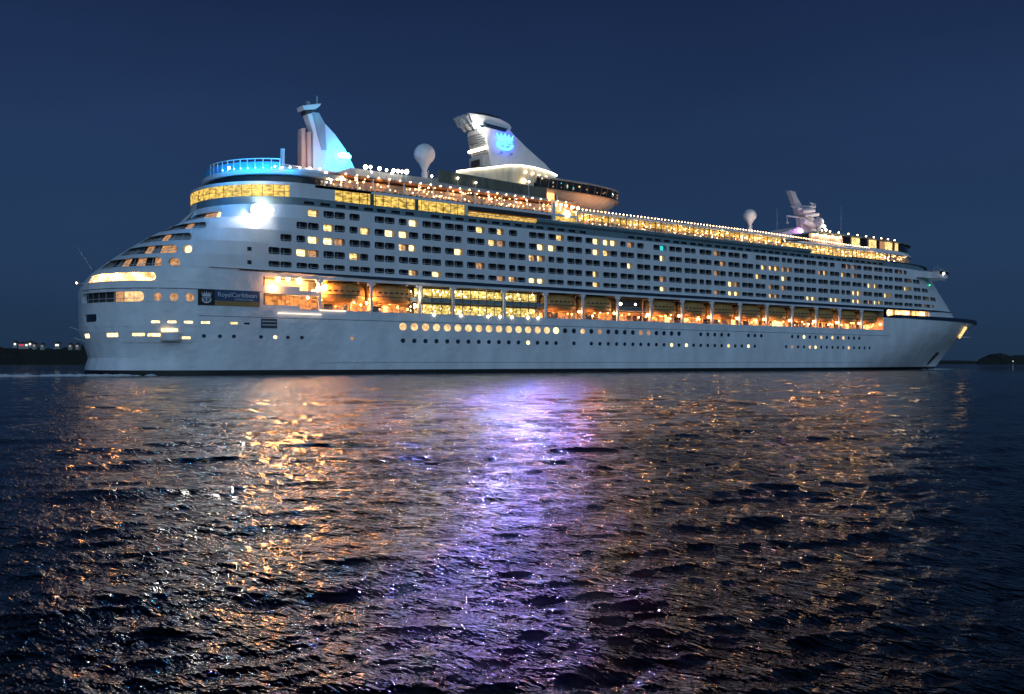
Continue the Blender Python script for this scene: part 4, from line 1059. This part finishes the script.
# ---- funnel ------------------------------------------------------------------------
fy = 3.8
mb = MB()
mb.prism(poly([(493, 172), (486, 137), (485, 129), (487, 122), (509, 129), (513, 134), (527, 148), (545, 164), (556, 176)], -fy), -fy, fy, M['white'])
mb.build('funnel', ship)
fun = None
mb = MB(); mb.prism(poly([(468.5, 113), (483, 115), (500, 119), (509, 124), (511.5, 127.5), (510, 131.5), (506, 130), (494, 126.5), (473, 122.5)], -3.4), -3.4, 3.4, M['white']); mb.prism(poly([(477, 112.4), (488, 113.8), (500, 117.4), (499, 120), (478, 115)], -2), -2, 3, M['dark'])
mb.build('funnel_wing', ship)
mb = MB(); mb.prism(poly([(484, 122.5), (508, 129), (505, 132), (486, 127)], -fy - .1), -fy - .1, fy - .4, M['navy']); 
mb.build('funnel_collar', ship)
# the after face of the funnel: frame, louvres, light bar
fa = lambda py: P(lerp(486, 493, (py - 137) / 35), py, -fy)[0]
def fz(py): return P(489, py, -fy)[1]
mb = MB()
for q in range(9):
    py = 133 + q * 2.3; x_ = fa(py + 1) - .35; mb.box((x_, 0, fz(py)), (.5, fy * 1.75, .34), M['grey'])
mb.build('louvre', ship)
mb = MB(); x_ = fa(150); mb.bar((x_ - .7, -fy, fz(147.8)), (x_ - .7, fy, fz(147.8)), .40, M['archtube'], 6); mb.build('funnel_light_bar', ship)
mb = MB(); x_ = fa(161); mb.box((x_ - .9, 0, fz(162)), (1.8, fy * 1.6, 3.4), M['grey']); mb.box((x_ - 2, 0, fz(162)), (.5, fy * .9, 1.6), M['dark']); mb.build('funnel_casing', ship)
for y_ in (-2.2, 0, 2.2):
    mb = MB(); mb.bar((fa(124) - 1, y_, fz(128)), (fa(122) - 4.0, y_, fz(117)), .8, M['grey'], 10); mb.build('exhaust_pipe', ship)
light('SPOT', 'funnel_aft_wash', (90, -5, 48), 2600, (1, .72, .60), size=.15, target=(101, 0, 58), angle=60, blend=.8)
a = P(480.5, 129, -fy - 1); mb = MB(); mb.ball((a[0], -fy - .8, a[1]), .5, M['flood'], 8); mb.build('funnel_floodlight', ship)
light('POINT', 'funnel_light', (a[0] + .3, -fy - 3, a[1]), 40, (1, .85, .8), size=.1)
light('SPOT', 'funnel_wash', (112, -16, 47), 260, (.28, .26, 1), size=.15, target=(112, -fy, 56), angle=80, blend=.8)
light('SPOT', 'funnel_wash', (96, -14, 46.6), 220, (1, .72, .60), size=.15, target=(101, -fy, 58), angle=70, blend=.8)
light('SPOT', 'funnel_wash', (108, -12, 52), 160, (.9, .75, .8), size=.15, target=(106, -6, 65), angle=90, blend=.8)
c0 = P(495.5, 131.5, -fy - .4); c1 = P(513, 152.5, -fy - .4); 
mb = MB(); cx, cz = (c0[0] + c1[0]) / 2, (c0[1] + c1[1]) / 2; emblem(mb, (cx, cz), (c1[0] - c0[0]) * 1.0, (c0[1] - c1[1]) * .92, M['logo'], -fy - .5, .3, emi('emblem_edge', (.02, .10, 1), 9)); mb.build('illuminated_emblem', ship)
for dx_ in (-1.6, 1.6):  # pair of lamps added to throw the violet streak on the sea
    mb = MB(); mb.lathe((cx + dx_, -fy - 1.3, cz - 3.0), [(.01, -.35), (.28, -.3), (.28, .2), (.01, .3)], M['grey'], 10); mb.bar((cx + dx_, -fy, cz - 3.2), (cx + dx_, -fy - 1.2, cz - 3.1), .06, M['grey'], 4); mb.build('added_streak_lamp', ship)
    light('SPOT', 'added_violet_streak_light', (cx + dx_, -fy - 1.7, cz - 3.0), 330000, (.27, .26, 1), size=.3, target=(cx + dx_ - 78, -105, 44), angle=44, blend=1)

# ---- round observation lounge ------------------------------------------------------
def sauc(B, px, L, z): 
    S_ = upper(-108, px, 3, L, B, 2.1); return S_
shell = mat('saucer_shell', (.72, .62, .52), .45, noise=.15)
rings = [(2.5, 585, 10, 43.6), (5.5, 600, 16, 44.1), (8.2, 609, 20, 45.0), (10.0, 615, 22, 46.0), (10.8, 618, 23, 46.9)]
def ringpts(B, px, L, z, n=60):
    S_ = sauc(B, px, L, z); A = S_.tab(50)[0]; a0 = 112; pts = [S_.pos(lerp(a0, A[-1], i / n), 50) for i in range(n + 1)]
    return [(p[0], p[1], z) for p in pts] + [(p[0], -p[1], z) for p in pts[::-1][1:]]
def loftr(name, rr, m, closed=False, smooth=True, bars=False):
    mb = MB(); R_ = [ringpts(*r) for r in rr]
    if bars:
        for i in range(2, 60, 4): mb.bar(R_[0][i], R_[1][i], .12, M['olive'], 4)
    for p, q in zip(R_, R_[1:]):
        for i in range(len(p) - 1): mb.face((p[i], p[i + 1], q[i + 1], q[i]), m)
    if closed: mb.face(R_[-1], m)
    return mb.build(name, ship, smooth=smooth)
loftr('saucer_underside', rings, shell)
loftr('saucer_glazing', [(10.8, 618, 23, 46.95), (11.1, 620, 23.4, 49.4)], M['glass'], smooth=False, bars=True)
loftr('saucer_roof', [(10.9, 618.5, 23, 49.4), (11.3, 621, 23.6, 49.5), (11.3, 621, 23.6, 49.8), (9.5, 612, 21, 50.4), (6, 598, 18, 50.9), (1, 575, 10, 51.1)], M['grey'], True)
loftr('saucer_ledge', [(10.7, 617.5, 23, 46.7), (11.3, 621, 23.6, 46.75), (11.3, 621, 23.6, 47.0), (10.7, 617.5, 23, 47.05)], M['prom'])
rp = ringpts(11.05, 619.7, 23.3, 47); rq = ringpts(11.2, 620.3, 23.5, 49.4)
mb = MB(); rnd = random.Random(4)
for i in range(22):
    p = rp[rnd.randrange(3, 58)]; mb.ball((p[0], p[1] - .05, rnd.uniform(47.6, 48.8)), rnd.uniform(.14, .3), rnd.choice((M['litlo'], M['lit'], M['litlo'], M['tealw'], M['portlo'])), 5)
mb.build('lounge_lamps', ship, kind='stuff')
for x_, y_, pw in ((122, -14, 700), (130, -15, 520), (138, -13, 400), (126, -9, 220)): light('POINT', 'saucer_light', (x_, y_, 42.2), pw, (1, .46, .18), size=.12)
mb = MB(); mb.box((116, -2, 45.5), (8, 16, 5.5), M['white']); mb.box((116.5, -10.2, 45.2), (4, .4, 1.5), M['amberhi']); mb.box((122, -5, 42.5), (10, 8, 5), M['prom']); mb.build('saucer_support_house', ship)
for px, py in ((556, 204.5), (561, 205), (566, 205.8), (572, 207.5), (578, 208.3)):
    p = P(px, py, -17.5); mb = MB(); mb.ball((p[0], -17.5, p[1]), .38, M['bulb'], 8); mb.build('roof_edge_lamp', ship)

# ---- forward mast ------------------------------------------------------------------
mm = mat('mast_paint', (.72, .66, .66), .5, noise=.1)
mb = MB()
mb.prism(poly([(789.8, 190.5), (795.5, 191.8), (797, 197), (801.5, 204.5), (803.5, 212), (810, 214), (817, 222), (818, 236), (802, 236), (799.5, 217), (796, 206), (793, 199)], -.8), -.8, .8, mm); mb.build('fore_mast', ship)
mb = MB()
def br(a, b_, Y, r, m_=mm): p, q = P(*a, Y), P(*b_, Y); mb.bar((p[0], Y, p[1]), (q[0], Y, q[1]), r, m_, 6)
br((801, 206.8), (814.5, 206.8), -2, .35); br((812, 204), (812.5, 211), -2, .2); br((810, 203), (815, 204.5), -2, .2); br((815, 204.5), (815.3, 208), -2, .25)
br((791, 206.5), (797, 208), -2, .2); br((786.8, 216), (799.5, 217.5), -2, .28); br((787, 217), (787.2, 222.5), -2, .12); p = P(787.2, 222.8, -2); mb.ball((p[0], -2, p[1]), .5, mm, 6)
br((801.5, 211.5), (813.5, 210.5), -3, .9); br((805, 216), (818, 214.5), -3, .6); br((797, 208), (801, 209), -3, .5)
br((803, 221), (816, 226), -3, 1.0)
mb.build('mast_yard', ship)
o = radome(818.5, 222.8, 5.4, -4, 41.5, mat('fore_radome_shell', (.42, .42, .44), .5))
mb = MB(); mb.prism(poly([(778, 234), (790, 230.5), (799, 227), (803, 232), (822, 233), (842, 236), (842, 243), (778, 239)], -5), -5, 5, mm); mb.build('mast_base', ship)
p = P(800.3, 231, -5.4); mb = MB(); mb.ball((p[0], -5.6, p[1]), .75, M['violet'], 8); mb.build('violet_lamp', ship); light('POINT', 'violet_light', (p[0], -8, p[1]), 160, (.8, .25, 1), size=.12)
for px, py, r_ in ((812.8, 234.2, .65), (824.2, 226.5, .55), (826, 230, .4)): p = P(px, py, -6); mb = MB(); mb.ball((p[0], -6, p[1]), r_, M['lampw'], 8); mb.build('mast_lamp', ship)
light('POINT', 'mast_light', (243, -8, 51.5), 1300, (1, .85, .70), size=.12); light('POINT', 'mast_light', (232, -9, 47), 380, (1, .6, .62), size=.12)
mb = MB(); 
for px, y0_, y1_ in ((777, 208, 233), (841, 206, 230)): p = P(px, y0_, 0); q = P(px, y1_, 0); mb.bar((p[0], 0, p[1]), (q[0], 0, q[1]), .05, M['rail'], 4)
mb.build('whip_antenna', ship)

# ---- forward observation block ------------------------------------------------------
FW = upper(-212, 911, 3, 30, 15.6); FW2 = upper(-214, 909, 3, 28, 14.6)
mb = MB(); slab(mb, FW, 39.9, 40.5, M['white'], aL=215); mb.build('observation_deck', ship)
mb = MB(); A = FW2.tab(42)[0]
def wallfw(a0, a1, z0, z1, m_, d=0):
    quadstrip(mb, FW2, a0, a1, z0, z1, m_, 1.5, d)
f0 = FW2.hit(843, 0, 42)[0]; z0, z1 = 40.5, 44.0
wallfw(220, f0, 40.5, 43.6, mat('terrace_wall', (.6, .45, .36), .6)); 
seq = [(843, 851.5, 'd'), (851.5, 860, 'l'), (860, 868.5, 'd'), (868.5, 876.5, 'l'), (876.5, 880, 'd'), (880, 884.5, 'o'), (884.5, 892.5, 'l'), (892.5, 895.2, 'd'), (895.2, 898.3, 'l'), (898.3, 905, 'd')]
wallfw(f0, A[-1] - .01, 41.2, 44.0, M['glass'], .3); wallfw(f0, A[-1] - .01, 40.5, 41.2, M['white'])
for x0_, x1_, kd in seq:
    if kd != 'd': wallfw(FW2.hit(x0_, 0, 42)[0], FW2.hit(x1_, 0, 42)[0], 41.3, 43.9, M['lit'] if kd == 'l' else M['portlo'], .1)
for px in (843, 851.5, 860, 868.5, 876.5, 884.5, 892.5, 898.5, 904): a = FW2.hit(px, 0, 42)[0]; wallfw(a - .12, a + .12, 41.2, 44, M['dark'], 0)
mirror_plain(mb, FW2, [40.5, 44.0], M['white'], aL=220)
mb.build('observation_lounge', ship)
mb = MB(); slab(mb, FW, 44.0, 44.5, M['teal'], aL=f0 - 14); mb.build('observation_roof', ship)
for px in (826, 834, 842.8, 852.3, 861.5, 870, 877.8, 885.2, 892, 898.8):
    a = FW.hit(px, 0, 44)[0]; p = FW.pos(a, 44, 1.5); mb = MB(); mb.ball((p[0], p[1], 45.0), .25, M['bulb'], 8); mb.build('roof_lamp', ship)
for i in range(8): 
    a = lerp(222, f0, i / 8); mb = MB(); p = FW2.pos(a, 42, -.4); mb.ball((p[0], p[1], 43.0 + .3 * (i % 2)), .36, M['bulb'], 8); mb.build('terrace_lamp', ship)
light('POINT', 'terrace_light', (228, -16, 42), 200, (1, .6, .4)); light('POINT', 'terrace_light', (236, -16, 42), 200, (1, .6, .4))
FL = upper(-200, 909, 3, 34, 16.6)
mb = MB(); A = FL.tab(38)[0]
quadstrip(mb, FL, 262, A[-1] - .01, 36.33, 39.9, M['grey'], 2); mirror_plain(mb, FL, [36.33, 39.9], M['grey'], aL=262); a = FL.hit(901, 0, 38)[0]; quadstrip(mb, FL, a - 2.5, a + 4, 37.8, 39.8, M['lithi'], 1, -.15)
a = FL.hit(866, 0, 38)[0]; mb.build('forward_house', ship)
light('POINT', 'house_light', FL.pos(FL.hit(866, 0, 38)[0], 38, -3), 300, (1, .45, .22), size=.5)
light('POINT', 'house_light', FL.pos(FL.hit(901, 0, 38)[0], 38.6, -2), 160, (1, .6, .25), size=.5)
mb = MB(); FE = upper(-200, 927, 3, 46, 19.0); slab(mb, FE, 36.35, 36.75, M['navy'], aL=236); mb.build('bridge_roof_edge', ship)
# bridge wing
mb = MB(); wx = 292.5; p = P(936, 275, -20); wx = p[0]
mb.box((wx, -20.2, 33.2), (5.6, 5.0, 2.3), M['white'], top=1.04); mb.box((wx + .3, -20.3, 33.9), (5.8, 5.2, 1.0), M['glass']); mb.box((wx, -20.2, 31.7), (4.2, 3.6, .7), M['white'], top=1.25); mb.box((wx, -20.2, 34.6), (6.0, 5.2, .25), M['grey'])
mb.build('bridge_wing', ship)
mb = MB(); mb.box((wx - 5, -17, 33.2), (10, 6, 2.2), M['white']); mb.build('bridge_wing_walkway', ship)
mb = MB()
for dx_, h_ in ((-1.5, 1.4), (.8, 2.2), (2.4, 1.5)): mb.bar((wx + dx_, -20.2, 34.7), (wx + dx_, -20.2, 34.7 + h_), .07, M['rail'], 4)
mb.bar((wx + 2.5, -20.2, 35.2), (wx + 5.2, -20.2, 35.8), .08, M['rail'], 4); mb.bar((wx + 2.5, -20.2, 32.2), (wx + 4.6, -20.2, 31.6), .08, M['rail'], 4); mb.build('aerial', ship)
mb = MB(); mb.ball((wx - .2, -22.95, 33.7), .42, M['lampw'], 8); mb.build('navigation_lamp', ship)
p = P(929, 288.5, -19.3); mb = MB(); mb.ball((SUP.pos(SUP.hit(928.5, 0, 30)[0], 30, -.4)), .3, emi('green_running_light', (.05, 1, .5), 2)); mb.build('running_light', ship)

# ---- stern quarter floodlight --------------------------------------------------------
a, z = SUP.hit(258, 210.5); p = SUP.pos(a, z, -1.1)
mb = MB(); mb.lathe((p[0], p[1], p[2]), [(.01, -1.1), (.9, -.8), (1.2, 0), (.9, .8), (.01, 1.1)], M['flood'], 16, .3); mb.bar((p[0], p[1] + .5, p[2]), (p[0], p[1] + .8, p[2]), 1.15, M['dark'], 16); mb.build('floodlight', ship)
q = SUP.pos(a + 1.8, z, -.4); mb = MB(); mb.ball((q[0] + 1.2, q[1], q[2]), .55, M['lampw'], 8); mb.bar((q[0] + 1.2, q[1], q[2]), (q[0] + 8, q[1] + .3, q[2] - .4), .08, M['rail']); mb.build('lamp_bracket', ship)
light('SPOT', 'flood_beam', (p[0] + 3.2, p[1] - 5.5, p[2] + 2.0), 1000, (1, .95, .88), size=.15, target=(p[0] - 3.0, -19.3, p[2] - 3.4), angle=110, blend=1)
light('POINT', 'flood_halo', (p[0] - .3, p[1] - 3.2, p[2]), 110, (1, .95, .88), size=.12)

# ================================================================== LIFEBOATS
def lifeboat_parts(t):
    L, Wd = 10.4, 3.7
    def ring(x, z0, z1, prof, m): pass
    def loft(name, secs, m, m2=None, smooth=True):
        mb = MB(); n = len(secs[0])
        for s0, s1 in zip(secs, secs[1:]):
            for i in range(n - 1): mb.face((s0[i], s1[i], s1[i + 1], s0[i + 1]), m)
        mb.face(secs[0], m); mb.face(secs[-1][::-1], m)
        return mb.build(name, t, smooth)
    xs = [-5.2, -5.0, -4.4, -3.4, -1.7, 0, 1.7, 3.4, 4.4, 5.0, 5.25]
    def wf(x): return max(.12, (1 - abs(x / 5.35) ** 3.2)) ** .75
    lo = []; up = []
    for x in xs:
        w = wf(x) * Wd / 2; k = .55 * (abs(x) / 5.2) ** 3
        lo.append([(x, -w, 1.55), (x, -w * .98, 1.1), (x, -w * .80, .5 + k * .6), (x, -w * .4, .12 + k), (x, 0, k), (x, w * .4, .12 + k), (x, w * .80, .5 + k * .6), (x, w * .98, 1.1), (x, w, 1.55)])
        h = 1.0 + 1.75 * max(.05, (1 - abs(x / 5.6) ** 3)) ** .6
        up.append([(x, -w * .97, 1.62), (x, -w * .93, 1.62 + h * .45), (x, -w * .72, 1.62 + h * .8), (x, -w * .35, 1.62 + h * .97), (x, 0, 1.62 + h), (x, w * .35, 1.62 + h * .97), (x, w * .72, 1.62 + h * .8), (x, w * .93, 1.62 + h * .45), (x, w * .97, 1.62)])
    loft('hull', lo, M['boatlo']); loft('canopy', up, M['boat'])
    for s_ in (-1, 1):
        mb = MB()
        for a, b_ in zip(xs, xs[1:]): mb.bar((a, s_ * wf(a) * Wd / 2 * 1.01, 1.58), (b_, s_ * wf(b_) * Wd / 2 * 1.01, 1.58), .09, M['dark'], 5)
        mb.build('fender', t)
    for i in range(6): x = -3.2 + i * 1.28; mb = MB(); mb.box((x, -wf(x) * Wd / 2 * .95, 2.45), (.75, .14, .30), M['dark']); mb.build('window', t)
    mb = MB(); mb.box((-3.6, 0, 4.35), (1.0, 1.0, .45), M['boat'], top=.8); mb.build('hatch', t)
proto = thing('lifeboat', '', 'lifeboat', (0, 0, 0), 'lifeboats hung along the promenade'); lifeboat_parts(proto)
labs = {1: 'sternmost lifeboat of all, hung beside the glaring white lamps of the open stern bay',
 2: 'second lifeboat from the stern, just aft of the tall yellow gallery windows',
 6: 'lifeboat hung just forward of the tall yellow gallery windows',
 7: 'lifeboat hung just aft of the empty bay with two round lamps',
 9: 'lifeboat hung just forward of the empty bay with two round lamps',
 10: 'second lifeboat forward of the empty bay with two round lamps',
 11: 'third lifeboat forward of the empty bay with two round lamps',
 12: 'lifeboat next aft of the one above the bright square doorway',
 13: 'lifeboat hung above the bright yellow square doorway of the promenade',
 14: 'lifeboat next forward of the one above the bright square doorway',
 15: 'third lifeboat back from the bow end of the row',
 16: 'second lifeboat back from the bow end of the row',
 17: 'foremost lifeboat of all, beside the end wall below the lit foredeck lounge'}
kids = list(proto.children)
for i, k in enumerate(boat_bays):
    if i == 0: o = proto
    else:
        o = proto.copy(); col.objects.link(o)
        for c in kids: d = c.copy(); col.objects.link(d); d.parent = o
    o.location = ((BAYS[k] + BAYS[k + 1]) / 2 - .1, -16.95, 15.2); o.scale = (1.07, 1, 1); o['label'] = labs[k]
for k in boat_bays:
    for s_ in (1.9, 10.0):
        x = BAYS[k] + s_; mb = MB(); mb.bar((x, -14.2, 19.6), (x, -17.6, 19.65), .16, M['rail'], 5); mb.bar((x, -14.0, 13.2), (x, -14.2, 19.6), .18, M['rail'], 5); mb.bar((x, -17.0, 19.6), (x, -17.0, 17.9 if s_ > 5 else 18.2), .05, M['rail'], 4); mb.build('davit', ship)

# ================================================================== WAKE
def foam_patch(name, pts, label):
    m = bpy.data.materials.new(name); m.use_nodes = True; nt = m.node_tree; b = nt.nodes['Principled BSDF']; b.inputs['Base Color'].default_value = (.62, .68, .72, 1); b.inputs['Roughness'].default_value = .8
    rng = random.Random(len(name)); mb = MB()
    for x, y, L, W, H in pts:
        for i in range(int(L * 1.6)):
            cx = x + rng.uniform(-L, L) / 2; cy = y + rng.uniform(-W, W) / 2; r = rng.uniform(.3, .9) * H
            n = 7; mb.lathe((cx, cy, -.08), [(r * rng.uniform(1.6, 3.2), 0), (r * 1.1, r * .35), (.01, r * .55)], m, n)
    o = mb.build(name, kind='stuff', smooth=True); o['label'] = label; o['category'] = 'foam'; return o
foam_patch('wake_foam', [(6, -12, 20, 8, .9), (-8, -10, 30, 12, .9), (-35, -6, 60, 18, .9), (-85, 0, 70, 20, .8)]*2, 'pale churned wake foam trailing behind the stern of the ship')
foam_patch('hull_wash', [(u_, -19.7, 7, .8, random.uniform(.12, .3)) for u_ in range(24, 226, 6)], 'thin broken line of white wash along the foot of the hull')
foam_patch('bow_foam', [(320, -2.5, 12, 4, .8), (312, -6, 16, 4, .55), (330, 2, 20, 8, .4)], 'thin line of foam where the bow cuts the water')
print('objects', len(bpy.data.objects))
